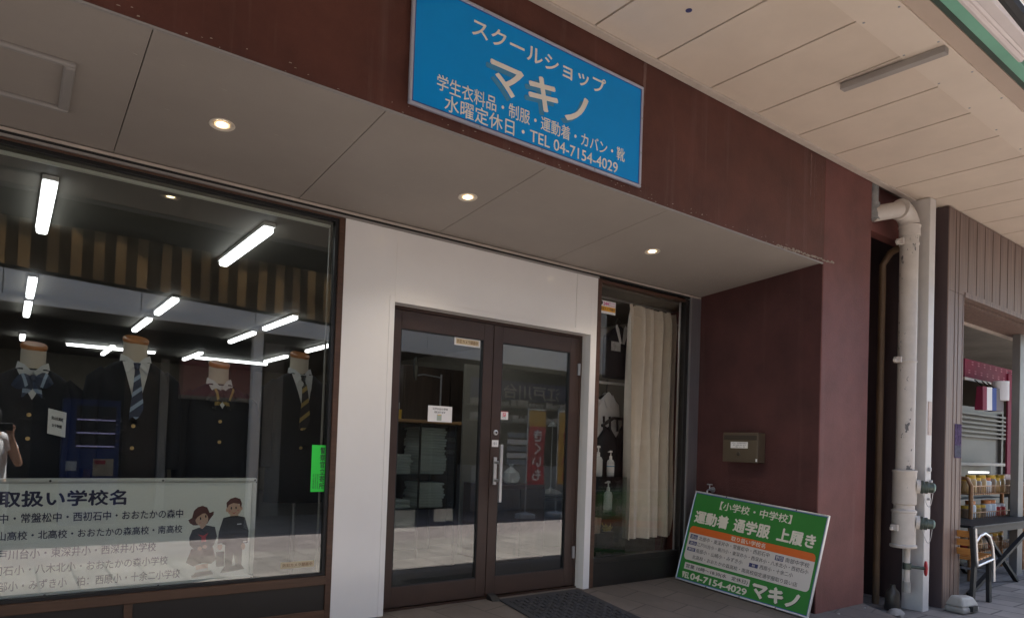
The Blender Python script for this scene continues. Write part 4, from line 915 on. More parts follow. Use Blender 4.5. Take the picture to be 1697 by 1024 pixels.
bgp = thing('plastic_bag', (4.28, 1.5, 0.78), 'crumpled white plastic bag on the reddish brown cabinet', 'bag')
b = MB(); rg = random.Random(3); rings = []
for i, (rr, hh) in enumerate(((0.03, 0.0), (0.07, 0.02), (0.085, 0.07), (0.075, 0.12), (0.04, 0.16), (0.015, 0.18), (0.03, 0.21))):
    rings.append([(4.28 + rr * rg.uniform(0.75, 1.2) * math.cos(2 * math.pi * k / 14), 1.5 + rr * rg.uniform(0.75, 1.2) * math.sin(2 * math.pi * k / 14), 0.782 + hh) for k in range(14)])
b.loft(rings); b.build('bag_body', M_plastic, bgp)
for i, (x, y, w, d, h, lab) in enumerate(((-1.6, 3.4, 1.2, 0.5, 1.25, 'dark clothes rack cabinet at the left inside the shop'), (0.5, 3.2, 0.9, 0.5, 1.1, 'dark counter behind the striped tie mannequin'), (1.9, 4.2, 0.6, 0.5, 1.4, 'dark shelf unit behind the window frame'))):
    c = thing('shop_counter', (x, y, 0), lab, 'counter')
    bx('body', x - w / 2, x + w / 2, y, y + d, 0.0, h, M_closet, c, 0.005); bx('top', x - w / 2 - 0.02, x + w / 2 + 0.02, y - 0.02, y + d + 0.02, h, h + 0.03, M_ply, c, 0.004)

# curtain and its rail in the narrow window
cu = thing('curtain', (5.05, 0.30, 0.30), 'gathered cream curtain hanging at the right of the narrow window', 'curtain')
b = MB(); g = []; nx = 90; rc = random.Random(5)
ph = [rc.uniform(0, 6) for _ in range(4)]
for zi in range(25):
    z = 0.335 + (2.575 - 0.335) * zi / 24; top = max(0, (z - 2.44) / 0.13); row = []
    for i in range(nx + 1):
        s = i / nx; sq = 1 - 0.055 * math.sin(math.pi * min(1, (z - 0.3) / 2.2))
        x = 4.735 + (0.70 * s) * sq + 0.012 * (1 - z / 2.4)
        q_ = math.sin(s * 33 + ph[0] + 0.8 * math.sin(z * 1.2 + s * 5)); y = 0.32 + (0.062 * math.copysign(abs(q_) ** 0.7, q_) + 0.012 * math.sin(s * 79 + ph[1] + z * 0.6) + 0.018 * math.sin(s * 14 + ph[2] + z * 0.9)) * (1 - 0.45 * top) + 0.010 * math.sin(s * 120) * top
        row.append((x, y, z + (0.012 * math.sin(s * 38 + 1) if zi == 24 else 0)))
    g.append(row)
vs = [p for r in g for p in r]; fs = [(i * (nx + 1) + j, i * (nx + 1) + j + 1, (i + 1) * (nx + 1) + j + 1, (i + 1) * (nx + 1) + j) for i in range(24) for j in range(nx)]
nv = len(vs); b.add(vs + [(x, y + 0.0025, z) for x, y, z in vs], fs + [tuple(reversed([q + nv for q in f])) for f in fs]); b.build('drape', M_curtain, cu, True)
b = MB(); zt = 2.33
b.build if False else None
b = MB(); b.add([(4.735 + 0.7 * i / nx, 0.268 + 0.008 * math.sin(i / nx * 120), z) for z in (2.455, 2.46) for i in range(nx + 1)], [(j, j + 1, nx + 2 + j, nx + 1 + j) for j in range(nx)]); b.build('heading_stitch', M_curtain, cu)
bx('rail', 4.10, 5.35, 0.292, 0.312, 2.58, 2.595, M_silver, cu)
# back board of the narrow show window, rods and garments
bx('show_window_back', 3.95, 5.55, 1.95, 1.98, 0.0, 2.05, mat('show_window_wall', (0.34, 0.32, 0.28), 0.8, var=0.06), shop)
rod = thing('garment_rail', (4.7, 0.58, 1.83), 'white garment rod across the narrow window display', 'rail')
b = MB(); b.tube([(4.45, 0.60, 1.835), (5.30, 0.60, 1.845)], 0.013, 10); b.build('rod', M_paper, rod, True)
def garment_body(b, cx, y, ztop, zbot, wt, wb, d):
    secs = []
    for i in range(9):
        t = i / 8; z = ztop + (zbot - ztop) * t
        w = wt * (0.32 + 0.68 * min(1, t * 7) ** 0.6) if t < 0.15 else wt + (wb - wt) * (t - 0.15) / 0.85
        dd = d * (0.5 + 0.5 * min(1, t * 6))
        secs.append([(cx + w * math.copysign(abs(math.cos(a)) ** 0.6, math.cos(a)), y + dd * math.copysign(abs(math.sin(a)) ** 0.8, math.sin(a)), z + (0.05 * (1 - abs(math.cos(a))) if i == 0 else 0)) for a in [2 * math.pi * k / 28 for k in range(28)]])
    b.loft(secs)
ve = thing('hanging_vest', (4.78, 0.50, 1.9), 'black vest with a white collar hanging at the top of the narrow window', 'vest')
b = MB(); garment_body(b, 4.79, 0.50, 2.345, 1.88, 0.195, 0.185, 0.055); b.build('vest_body', M_garment, ve, True)
b = MB()
for sg in (-1, 1): b.prism([(4.785 + sg * 0.005, 0.435, 2.215), (4.785 + sg * 0.03, 0.433, 2.21), (4.785 + sg * 0.085, 0.44, 2.36), (4.785 + sg * 0.06, 0.455, 2.40), (4.785 + sg * 0.035, 0.45, 2.36)], (0, 0.006, 0))
b.build('collar', M_shirt, ve)
bx('pocket_tag', 4.640, 4.765, 0.438, 0.441, 2.135, 2.225, mat('printed_card', (0.42, 0.43, 0.44), 0.5, var=0.5, vs=24), ve); bx('small_tag', 4.865, 4.895, 0.438, 0.441, 2.14, 2.22, M_plastic, ve)
b = MB(); b.tube([(4.79 + 0.03 * math.sin(R(a)), 0.50, 2.44 + 0.03 * math.cos(R(a))) for a in range(-120, 150, 15)] + [(4.79, 0.5, 2.39)], 0.005, 8); b.build('hanger_hook', M_black, ve, True)
sh = thing('hanging_shirt', (4.74, 0.60, 1.4), 'white long sleeved shirt on a black hanger under the vest', 'shirt')
b = MB(); garment_body(b, 4.76, 0.60, 1.70, 1.10, 0.17, 0.165, 0.05); b.build('shirt_body', M_shirt, sh, True)
b = MB(); b.tube([(4.62, 0.60, 1.655), (4.565, 0.59, 1.58), (4.55, 0.585, 1.40), (4.545, 0.58, 1.20)], [0.045, 0.05, 0.045, 0.038], 14); b.build('sleeve', M_shirt, sh, True)
b = MB()
for sg in (-1, 1): b.prism([(4.755 + sg * 0.004, 0.538, 1.60), (4.755 + sg * 0.05, 0.535, 1.585), (4.755 + sg * 0.075, 0.545, 1.66), (4.755 + sg * 0.055, 0.565, 1.72), (4.755 + sg * 0.03, 0.55, 1.66)], (0, 0.006, 0))
b.build('collar', M_shirt, sh)
b = MB(); b.bar((4.755, 0.6, 1.72), (4.66, 0.6, 1.68), 0.02, 0.03); b.bar((4.755, 0.6, 1.72), (4.85, 0.6, 1.68), 0.02, 0.03); b.tube([(4.755, 0.6, 1.72), (4.755, 0.6, 1.80), (4.765, 0.6, 1.86), (4.755, 0.6, 1.87)], 0.005, 8); b.build('hanger', M_black, sh)
rk = thing('clip_hanger_rack', (4.75, 0.5, 1.0), 'black clip hanger rack holding dark skirts low in the narrow window', 'rack')
b = MB(); b.bar((4.55, 0.44, 1.405), (4.74, 0.48, 1.49), 0.02, 0.025); b.bar((4.74, 0.48, 1.49), (5.0, 0.5, 1.475), 0.02, 0.025)
for x in (4.6, 4.68, 4.78, 4.86, 4.93): b.bar((x, 0.47, 1.50), (x + 0.01, 0.47, 1.36), 0.012, 0.02)
b.build('bar', M_black, rk)
b = MB(); garment_body(b, 4.70, 0.52, 1.36, 0.75, 0.13, 0.17, 0.05); b.build('skirt', M_garment, rk, True)
b = MB(); garment_body(b, 4.98, 0.56, 1.38, 0.70, 0.14, 0.18, 0.05); b.build('skirt', M_garment, rk, True)
gc = thing('glass_case', (4.65, 0.42, 0.25), 'low glass show case with a middle shelf in the narrow window', 'show case')
b = MB(); b.box(4.33, 4.70, 0.24, 0.56, 0.925, 0.933); b.box(4.34, 4.69, 0.25, 0.55, 0.600, 0.607); b.build('shelf', M_cglass, gc)
bx('front_pane', 4.33, 4.70, 0.235, 0.2355, 0.25, 0.925, M_cglass, gc); bx('side_pane', 4.699, 4.6995, 0.24, 0.56, 0.25, 0.925, M_cglass, gc)
bx('base', 4.33, 4.70, 0.235, 0.56, 0.0, 0.25, M_panelblk, gc)
def pump(x, y, z, s, label, lab=True):
    t = thing('pump_bottle', (x, y, z), label, 'pump bottle', 'pump bottles on the glass show case'); z += 0.001
    MB().lathe((x, y, z), [(0, 0), (0.034 * s, 0), (0.036 * s, 0.01), (0.036 * s, 0.125 * s), (0.028 * s, 0.145 * s), (0.012 * s, 0.155 * s), (0, 0.155 * s)], 18).build('bottle', M_plastic, t, True)
    b = MB(); b.lathe((x, y, z + 0.155 * s), [(0, 0), (0.014 * s, 0), (0.014 * s, 0.03 * s), (0.006 * s, 0.034 * s), (0.006 * s, 0.065 * s), (0.017 * s, 0.067 * s), (0.014 * s, 0.082 * s), (0, 0.084 * s)], 14)
    b.tube([(x, y, z + 0.227 * s), (x - 0.045 * s, y - 0.01, z + 0.224 * s)], 0.006 * s, 8); b.build('pump', M_paper, t, True)
    if lab:
        b = MB(); b.lathe((x, y, z + 0.03 * s), [(0.0362 * s, 0), (0.0368 * s, 0.001), (0.0368 * s, 0.075 * s), (0.0362 * s, 0.076 * s)], 18); b.build('label', M_paper, t, True)
        b = MB(); b.lathe((x, y, z + 0.085 * s), [(0.0369 * s, 0), (0.0373 * s, 0.001), (0.0373 * s, 0.008 * s), (0.0369 * s, 0.009 * s)], 18); b.build('label_band', M_labelblue, t, True)
    return t
pump(4.640, 0.40, 0.933, 1.0, 'pump bottle with a blue banded label on top of the glass case')
pump(4.475, 0.40, 0.933, 1.18, 'tall plain pump bottle on the glass case beside the window frame', False)
pump(4.640, 0.42, 0.607, 1.15, 'clear pump bottle on the middle shelf inside the glass case', False)
fb_ = thing('paper_cup', (4.52, 0.42, 0.25), 'pale beige cup on the bottom of the glass case', 'cup')
MB().lathe((4.46, 0.40, 0.4), [(0, 0), (0.05, 0), (0.06, 0.14), (0.055, 0.14), (0.046, 0.01), (0, 0.01)], 20).build('cup', mat('beige_cup', (0.5, 0.38, 0.3), 0.6), fb_, True)
bx('block', 4.39, 4.53, 0.33, 0.50, 0.251, 0.3995, M_panelblk, fb_)
gf = thing('straw_wreath', (4.62, 0.42, 0.42), 'small yellow straw ornament inside the glass case', 'ornament')
b = MB(); rg = random.Random(9)
for i in range(60):
    x, z = rg.uniform(4.57, 4.67), rg.uniform(0.405, 0.46); b.bar((x, 0.40, z), (x + rg.uniform(-.03, .03), 0.40 + rg.uniform(-.03, .03), z + rg.uniform(-.02, .03)), 0.006)
b.build('straw', mat('straw_yellow', (0.45, 0.36, 0.10), 0.7), gf); bx('stand', 4.57, 4.67, 0.37, 0.43, 0.251, 0.404, M_panelblk, gf)

# ------------------------------------------------------------------ arcade canopy over the pavement
G = STREET_SCALE
cz = lambda y: 3.485 + 0.02 * (y + 1.496)
cn = thing('arcade_canopy', (6.43, -1.6, -0.12), 'beige panelled canopy over the pavement with a green gutter and cream columns', 'canopy')
XA, XB = -9.0, 17.0
b = MB(); k = -24
xs = [2.97 + 0.5 * i for i in range(-24, 29)]
for x0, x1 in zip(xs[:-1], xs[1:]):
    g = 0.0065
    bot = [(x0 + g, -2.47, cz(-2.47)), (x1 - g, -2.47, cz(-2.47)), (x1 - g, -1.553, cz(-1.553)), (x0 + g, -1.553, cz(-1.553))]
    b.hexa(bot, [(x, y, z + 0.02) for x, y, z in bot])
b.build('ceiling_panel', M_beige, cn, bevel=0.002)
def slope(name, y0, y1, dz, th, m, bevel=0.0):
    bot = [(XA, y0, cz(y0) + dz), (XB, y0, cz(y0) + dz), (XB, y1, cz(y1) + dz), (XA, y1, cz(y1) + dz)]
    b = MB(); b.hexa(bot, [(x, y, z + th) for x, y, z in bot]); return b.build(name, m, cn, bevel=bevel)
slope('panel_backing', -2.69, -1.40, 0.024, 0.05, M_groove)
slope('wall_trim', -1.5525, -1.4975, -0.012, 0.034, M_trim, 0.004)
slope('beam', -2.688, -2.4705, -0.006, 0.028, M_beige2, 0.002)
slope('edge_lip', -2.778, -2.689, 0.004, 0.03, M_beige3)
slope('steel_angle', -2.806, -2.779, 0.010, 0.06, M_greend)
slope('gutter', -2.868, -2.807, 0.006, 0.13, M_green, 0.004)
slope('roof_sheet', -3.30, -1.34, 0.16, 0.03, M_greend)
b = MB()
for x in [1.2 + 0.46 * i for i in range(18)]:
    for y in (-2.492, -2.668): b.lathe((x, y, cz(y) - 0.0062), [(0.007, 0), (0.005, -0.003), (0, -0.003)], 8)
b.build('screw', M_steel, cn)
MB().lathe((2.744, -1.965, cz(-1.965) - 0.0008), [(0, 0), (0.017, 0), (0.017, -0.002), (0, -0.002)], 16).build('fixing_hole', M_navy, cn)
b = MB(); y0, y1 = -2.11, -2.680; b.hexa([(4.013, y1, cz(y1) - 0.045), (4.065, y1, cz(y1) - 0.045), (4.043, y0, cz(y0) - 0.045), (3.99, y0, cz(y0) - 0.045)], [(4.013, y1, cz(y1) - 0.0065), (4.065, y1, cz(y1) - 0.0065), (4.043, y0, cz(y0) - 0.0065), (3.99, y0, cz(y0) - 0.0065)])
t = thing('lamp_batten', (4.03, -2.4, 3.47), 'unlit grey metal lamp batten across the beige canopy panels', 'lamp'); b.build('channel', M_lampgrey, t, bevel=0.004)
# columns
def column(x):
    b = MB(); b.box(x, x + 0.115, -1.667, -1.49, -0.1195, 3.478); o = b.build('column', M_col, cn, bevel=0.006); return o
column(6.378); column(-5.4)
b = MB(); b.box(6.405, 6.47, -1.6735, -1.6675, 1.405, 1.695); npl = b.build('name_plate', mat('pinkish_plate', (0.52, 0.40, 0.34), 0.5, var=0.2, vs=20), cn, bevel=0.002)
b = MB()
for x, z, s in ((6.415, 1.09, 0.03), (6.45, 0.99, 0.022), (6.455, 0.90, 0.03), (6.42, 0.84, 0.02)): b.box(x, x + s, -1.69, -1.6675, z, z + s * 1.1)
b.build('clip', M_steel, cn, bevel=0.004)
# rolled awning case
aw = thing('rolled_awning', (3.6, -2.95, 3.45), 'white ribbed rolled awning case hung outside the green gutter', 'awning')
prof = [(-2.872, 3.447), (-2.890, 3.440), (-2.902, 3.452), (-2.915, 3.440), (-2.930, 3.446), (-2.938, 3.436), (-2.985, 3.432), (-2.992, 3.444), (-3.010, 3.448), (-3.018, 3.47), (-3.018, 3.52), (-2.872, 3.52)]
b = MB(); b.prism([(3.25, y, z) for y, z in prof], (1.24, 0, 0)); b.build('case', M_awnw, aw, bevel=0.003)

# striped awning hanging at the canopy edge left of the doorway (seen mirrored in the glass)
G = None
AY = -3.50
sa = thing('striped_awning', (0, AY, 2.6), 'brown and tan striped awning hanging outside the canopy edge', 'awning')
def az0(x): return 2.69 - 0.042 * x
b = MB(); w = 0.0945; x = -3.2; i = 0
while x < 3.22:
    ww = w * (1.35 if i % 10 == 4 else 1.0)
    for j in range(6):
        f = lambda xx, tt: AY + 0.012 * math.sin(xx * 5.1 + tt * 3) + 0.012 * math.sin(xx * 13)
        hz = lambda xx, tt: az0(xx) + (3.15 - az0(xx)) * tt
        t0, t1 = j / 6, (j + 1) / 6
        q = [(xx, f(xx, tt), hz(xx, tt)) for xx, tt in ((x, t0), (x + ww, t0), (x + ww, t1), (x, t1))]
        r_ = [(a_, b_ + 0.002, c_) for a_, b_, c_ in q]
        b.hexa([q[0], q[1], r_[1], r_[0]], [q[3], q[2], r_[2], r_[3]], i % 2)
    x += ww; i += 1
xe = x
b.build('cloth', [M_olive, M_tan], sa)
for m in (M_olive, M_tan):
    t_ = m.node_tree; p_ = t_.nodes['Principled BSDF']; o_ = t_.nodes['Material Output']; tl = t_.nodes.new('ShaderNodeBsdfTranslucent'); ms = t_.nodes.new('ShaderNodeMixShader'); ms.inputs[0].default_value = 0.5
    src = p_.inputs['Base Color'].links[0].from_socket; t_.links.new(src, tl.inputs[0]); t_.links.new(p_.outputs[0], ms.inputs[1]); t_.links.new(tl.outputs[0], ms.inputs[2]); t_.links.new(ms.outputs[0], o_.inputs[0])
b = MB(); b.tube([(-3.2, AY, az0(-3.2) - 0.012), (xe, AY, az0(xe) - 0.012)], 0.02, 8); b.build('hem_bar', M_hem, sa)
bx('sky_screen', -3.2, xe, AY - 0.02, AY + 0.02, 3.151, 3.88, mat('dark_sky_screen', (0.05, 0.045, 0.04), 0.7, var=0.2), sa); bx('conduit', -3.2, xe, AY + 0.021, AY + 0.045, 3.40, 3.425, M_lampgrey, sa)  # dark board added to block the sky mirrored above the awning
for x in (-3.0, -0.5, 2.0): bx('bracket', x, x + 0.03, AY + 0.021, AY + 0.05, 3.20, 3.38, M_greend, sa)
G = STREET_SCALE

# ------------------------------------------------------------------ fire standpipe beside the column
sp = thing('standpipe', (6.20, -1.60, -0.12), 'peeling cream fire standpipe with two hose couplings beside the column', 'standpipe')
px, py = 6.165, -1.59
b = MB(); b.tube([(px, py, 0.98), (px, py, 3.10)], 0.072, 28); pip = b.build('pipe', M_peel, sp, True)
b = MB(); b.tube([(px, py, 3.10), (px, py, 3.19)], 0.082, 28); b.tube([(px, py, 3.175), (px, py, 3.19)], 0.087, 28)
arc = [(px - 0.12 + 0.12 * math.cos(R(a)), py + 0.02 * math.sin(R(a)), 3.19 + 0.12 * math.sin(R(a))) for a in range(0, 91, 10)]
b.tube(arc, 0.08, 24); b.tube([(px - 0.12, py + 0.02, 3.31), (px - 0.15, py + 0.022, 3.31)], 0.088, 24); b.build('elbow', M_pipe, sp, True)
b = MB(); b.tube([(px - 0.14, py + 0.02, 3.31), (px - 0.36, py + 0.14, 3.25)], 0.066, 24); b.build('branch', M_pipe, sp, True)
b = MB(); b.tube([(5.80, -1.43, 3.20), (5.80, -1.43, 3.34)], 0.074, 20); b.tube([(5.80, -1.43, 3.30), (5.80, -1.43, 3.62)], 0.062, 20); b.build('riser', mat('grey_pipe_joint', (0.26, 0.26, 0.25), 0.7, var=0.35, vs=14), sp, True)
for z in (3.03, 2.02, 0.60):
    b = MB(); rr = 0.079 if z > 1 else 0.088; b.tube([(px, py, z - 0.008), (px, py, z + 0.008)], rr, 24); b.box(px - 0.17, px - rr + 0.01, py + 0.02, py + 0.04, z - 0.010, z + 0.014); b.box(px - 0.135, px - 0.11, py - 0.01, py + 0.05, z - 0.015, z + 0.035)
    b.build('bracket', M_pipe, sp, bevel=0.003)
b = MB(); b.lathe((px, py, 0.0), [(0, 0.44), (0.098, 0.44), (0.104, 0.447), (0.104, 0.462), (0.092, 0.47), (0.092, 0.735), (0.097, 0.74), (0.097, 0.755), (0.080, 0.765), (0.080, 0.80), (0.092, 0.81), (0.092, 1.075), (0.096, 1.08), (0.096, 1.095), (0.074, 1.10), (0, 1.10)], 30); b.build('manifold', peel('peeling_manifold_paint', (0.55, 0.50, 0.44), (0.16, 0.15, 0.14), 0.66, 9.0), sp, True)
for z in (0.965, 0.66):
    d = Vector((0.5, -0.86, -0.05)).normalized(); c = Vector((px, py, z)) + d * 0.085
    b = MB(); b.lathe(c, [(0, 0), (0.058, 0), (0.058, 0.03), (0, 0.03)], 20, axis=d); o = b.build('inlet', M_pipe, sp, True)
    b = MB(); b.lathe(c + d * 0.031, [(0, 0), (0.050, 0), (0.056, 0.012), (0.056, 0.022), (0.049, 0.028), (0.053, 0.042), (0.053, 0.055), (0.043, 0.060), (0.043, 0.095), (0.036, 0.10), (0, 0.10)], 24, axis=d); b.build('coupling', M_brass, o, True)
    b = MB(); b.lathe(c + d * 0.1315, [(0, 0), (0.034, 0), (0.036, 0.006), (0.022, 0.012), (0.016, 0.006), (0, 0.006)], 20, axis=d); b.build('cap', M_brassrim, o, True)
    e0 = c + d * 0.05 + Vector((0, 0, -0.05)); e1 = c + d * 0.12 + Vector((0.015, 0, -0.04)); b = MB()
    b.tube([e0.lerp(e1, i / 10) + Vector((0.03 * math.sin(math.pi * i / 10), 0, -0.12 * math.sin(math.pi * i / 10))) for i in range(11)], 0.0028, 6); b.build('chain', M_steel, o)
b = MB(); b.tube([(px + 0.03, py - 0.02, 0.44), (px + 0.03, py - 0.02, 0.15)], 0.024, 14); b.build('drain_pipe', M_pipe, sp, True)
b = MB(); b.lathe((px + 0.03, py - 0.02, 0.255), [(0, 0), (0.034, 0), (0.034, 0.055), (0, 0.055)], 14); b.tube([(px + 0.03, py - 0.02, 0.28), (px + 0.10, py - 0.14, 0.275)], 0.014, 10)
vl = b.build('drain_valve', M_brass, sp, True)
d = Vector((0.5, -0.86, 0)).normalized(); c = Vector((px + 0.10, py - 0.14, 0.275)); b = MB()
u_ = Vector((0.86, 0.5, 0)); ringp = [c + u_ * 0.042 * math.cos(R(a)) + Vector((0, 0, 0.055 * math.sin(R(a)))) for a in range(0, 361, 20)]
b.tube(ringp, 0.009, 8)
for a in (0, 72, 144, 216, 288): b.tube([c, c + u_ * 0.042 * math.cos(R(a)) + Vector((0, 0, 0.055 * math.sin(R(a))))], 0.006, 6)
b.lathe(c - d * 0.01, [(0, 0), (0.014, 0), (0.014, 0.025), (0, 0.025)], 10, axis=d); b.build('handwheel', M_redwheel, vl, True)
b = MB(); b.tube([(px + 0.03, py - 0.02, 0.15), (px + 0.03, py - 0.02, 0.06)], 0.030, 12); b.build('drain_end', M_plasticg, sp, True)
# brown conduit in the gap
tpn = thing('brown_conduit', (6.30, -1.25, -0.12), 'thin brown conduit running up the dark gap beside the standpipe', 'pipe')
b = MB(); b.tube([(6.36, -1.28, -0.119), (6.36, -1.28, 2.95), (6.33, -1.36, 3.04), (6.25, -1.5, 3.06)], 0.030, 14); b.build('pipe', M_brownpipe, tpn, True)
gw = thing('gap_wall', (6.1, -1.0, -0.12), 'dark wall closing the narrow gap between the two shops', 'wall')
bx('wall', 5.691, 6.70, -0.55, -0.45, -0.119, 3.6, mat('gap_dark_wall', (0.055, 0.032, 0.03), 0.8, var=0.3), gw); bx('lintel', 5.691, 6.70, -1.43, -1.34, 3.12, 3.60, M_pier, gw); bx('cap', 5.691, 6.70, -1.339, -0.551, 3.55, 3.60, M_dark, gw)  # cap added to keep sun and sky from leaking into the gap
bt = thing('glass_bottle_jug', (6.20, -1.50, -0.12), 'grimy clear plastic jug on the ground behind the column', 'jug')
MB().lathe((6.215, -1.49, -0.119), [(0, 0), (0.058, 0), (0.062, 0.02), (0.058, 0.13), (0.052, 0.16), (0.024, 0.19), (0.022, 0.22), (0, 0.22)], 18).build('jug_body', mat('grimy_plastic', (0.06, 0.05, 0.04), 0.35, var=0.3), bt, True)
sb_ = thing('concrete_base', (6.70, -1.80, -0.12), 'weathered pale plastic weight block lying beside the cream column', 'base block')
bm_ = MB(); bm_.prism([(6.60, -1.90, -0.119), (6.86, -1.93, -0.119), (6.90, -1.78, -0.119), (6.64, -1.73, -0.119)], (0, 0, 0.055))
bm_.hexa([(6.60, -1.90, -0.064), (6.86, -1.93, -0.064), (6.90, -1.78, -0.064), (6.64, -1.73, -0.064)], [(6.64, -1.87, 0.02), (6.83, -1.89, 0.01), (6.86, -1.81, 0.015), (6.66, -1.77, 0.025)])
bm_.build('block', M_plasticg, sb_, bevel=0.02); bx('recess', 6.70, 6.80, -1.935, -1.90, -0.10, -0.055, M_black, sb_)
stn = thing('stone', (6.10, -1.55, -0.12), 'small grey stone on the ground in front of the gap', 'stone')
rg = random.Random(4); b = MB(); b.loft([[(6.02 + r * 1.5 * rg.uniform(.8, 1.2) * math.cos(2 * math.pi * k / 10), -1.60 + r * rg.uniform(.8, 1.2) * math.sin(2 * math.pi * k / 10), z) for k in range(10)] for r, z in ((0.05, -0.119), (0.06, -0.10), (0.045, -0.07), (0.02, -0.06))]); b.build('stone_body', M_conc, stn, True)
G = None
for i, (x, y, lab) in enumerate(((5.97, -1.60, 'small pale mortar crumb at the edge of the entrance step'), (5.62, -1.33, 'small pale paint flake on the step in front of the pier'), (6.05, -1.33, 'tiny white chip on the step near the pier corner'))):
    b = MB(); rg = random.Random(20 + i); z_ = fz(y) + 0.002; b.loft([[(x + r * rg.uniform(.7, 1.3) * math.cos(2 * math.pi * k / 7), y + r * rg.uniform(.7, 1.3) * math.sin(2 * math.pi * k / 7), z) for k in range(7)] for r, z in ((0.013, z_), (0.010, z_ + 0.006), (0.003, z_ + 0.009))])
    tag(b.build('rubble_chip', M_conc), lab, 'chip')
G = STREET_SCALE

# ------------------------------------------------------------------ neighbouring shop
NY = -1.69
nb = thing('neighbour_shop', (7.0, NY, -0.12), 'brown wood grain sided shop with an open front beyond the cream column', 'shop')
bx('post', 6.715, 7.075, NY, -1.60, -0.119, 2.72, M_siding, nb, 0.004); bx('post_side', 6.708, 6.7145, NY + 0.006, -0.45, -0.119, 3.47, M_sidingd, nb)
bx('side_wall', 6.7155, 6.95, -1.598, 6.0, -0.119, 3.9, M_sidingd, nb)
bx('fascia', 6.715, 16.0, NY, -1.60, 2.7205, 3.472, M_siding, nb, 0.004)
b = MB()
for i in range(46):
    x = 6.94 + i * 0.20
    if x < 15.9: b.box(x, x + 0.008, NY - 0.0025, NY - 0.0005, 2.76 if x > 7.07 else -0.119, 3.46)
b.box(6.86, 6.868, NY - 0.0025, NY - 0.0005, -0.119, 3.46); b.box(7.04, 7.046, NY - 0.0025, NY - 0.0005, -0.119, 2.72)
b.build('groove', M_groove, nb)
bx('fascia_edge', 7.075, 16.0, NY - 0.008, NY - 0.0005, 2.705, 2.75, M_siding, nb, 0.003)
bx('header_soffit', 7.076, 16.0, -1.5995, -1.25, 2.69, 2.7195, M_siding, nb)
bx('track', 7.9, 16.0, -1.27, -1.245, 2.66, 2.6895, M_trim, nb)
bx('ceiling', 7.0, 16.0, -1.244, 6.0, 2.85, 2.9, mat('stained_ceiling', (0.24, 0.22, 0.19), 0.7, var=0.3, vs=1.5), nb)
bx('back_wall', 6.95, 16.2, 2.2, 2.4, -0.119, 2.85, mat('cafe_wall', (0.13, 0.12, 0.10), 0.7, var=0.12), nb)
bx('right_wall', 16.0, 16.2, -1.6, 2.2, -0.119, 3.47, M_iwall, nb)
bx('roof', 6.7, 16.2, -1.59, 6.0, 3.48, 3.9, M_upper, nb)
bx('upper_wall', 5.70, 16.2, -1.30, -1.0, 3.92, 7.2, M_upper, nb)
bx('inner_pole', 9.45, 9.62, -1.42, -1.34, -0.119, 2.689, mat('pale_inner_post', (0.19, 0.185, 0.175), 0.5, var=0.06), nb, 0.004)
structure(bx('shop_floor', 6.96, 16.0, -1.55, 2.2, -0.1195, -0.112, paving('cafe_floor_tiles', (0.20, 0.18, 0.17), 0.3, 0.1, 0.004)))
rc_ = thing('crimson_valance', (9.6, -1.1, 2.2), 'crimson cloth valance with pale motifs under the neighbour shop ceiling', 'valance')
b = MB(); b.box(8.75, 10.30, -1.10, -1.08, 2.12, 2.36); b.box(10.05, 10.30, -1.12, -1.101, 0.90, 2.30); b.build('cloth', M_crimson, rc_)
b = MB(); rg = random.Random(6)
for i in range(16): x, z = 8.85 + i * 0.09, 2.2 + 0.1 * (i % 2); b.box(x, x + 0.05, -1.103, -1.1005, z, z + 0.015); b.box(x, x + 0.05, -1.103, -1.1005, z + 0.03, z + 0.04)
b.build('motif', mat('pink_print', (0.55, 0.2, 0.25), 0.7), rc_)
bx('rail', 8.6, 9.9, -1.16, -1.14, 2.10, 2.13, M_trim, rc_)
rl = thing('paper_roll', (9.27, -1.30, 1.9), 'white paper towel roll hanging under the crimson valance', 'paper roll')
MB().lathe((9.22, -1.30, 1.90), [(0.02, 0.0), (0.085, 0.0), (0.085, 0.22), (0.022, 0.22)], 24).build('roll', M_paper, rl, True)
MB().lathe((9.22, -1.30, 2.119), [(0, 0), (0.022, 0), (0.022, 0.003), (0, 0.003)], 14).build('core', M_black, rl)
fl_ = thing('striped_bag', (8.85, -1.3, 1.75), 'red white and blue striped bag hanging beside the paper roll', 'bag')
b = MB()
for i, (a0, a1) in enumerate(((0, .12), (.12, .27), (.27, .40), (.40, .62))): b.hexa([(8.62 + a0, -1.33, 1.76 + 0.02 * a0), (8.62 + a1, -1.33, 1.76 + .02 * a1), (8.62 + a1, -1.25, 1.76 + .02 * a1), (8.62 + a0, -1.25, 1.76)], [(8.64 + a0, -1.32, 2.02), (8.64 + a1, -1.32, 2.02 + .03 * a1), (8.64 + a1, -1.26, 2.02 + .03 * a1), (8.64 + a0, -1.26, 2.02)], i)
b.build('bag_body', [M_crimson, M_paper, M_blueflag, mat('grey_cloth', (0.2, 0.18, 0.18), 0.8)], fl_)
b = MB()
for x in (8.74, 8.95, 9.1): b.tube([(x, -1.29, 2.02), (x + 0.01, -1.2, 2.11)], 0.006, 6)
b.build('strap', M_black, fl_)
shu = thing('wall_slat_rack', (11.2, -0.4, 1.4), 'grey horizontal slat rack on the wall of the neighbour shop', 'rack')
for i in range(6): bx('slat', 10.2, 12.1, -0.5, -0.47, 1.52 + i * 0.062, 1.545 + i * 0.062, M_grease, shu)
for x in (10.3, 11.9): bx('upright', x, x + 0.04, -0.469, -0.43, 1.0, 1.9, M_grease, shu)
bx('backing', 10.2, 12.1, -0.429, -0.40, -0.11, 1.95, mat('pale_tile_wall', (0.11, 0.107, 0.098), 0.5, var=0.15), shu)
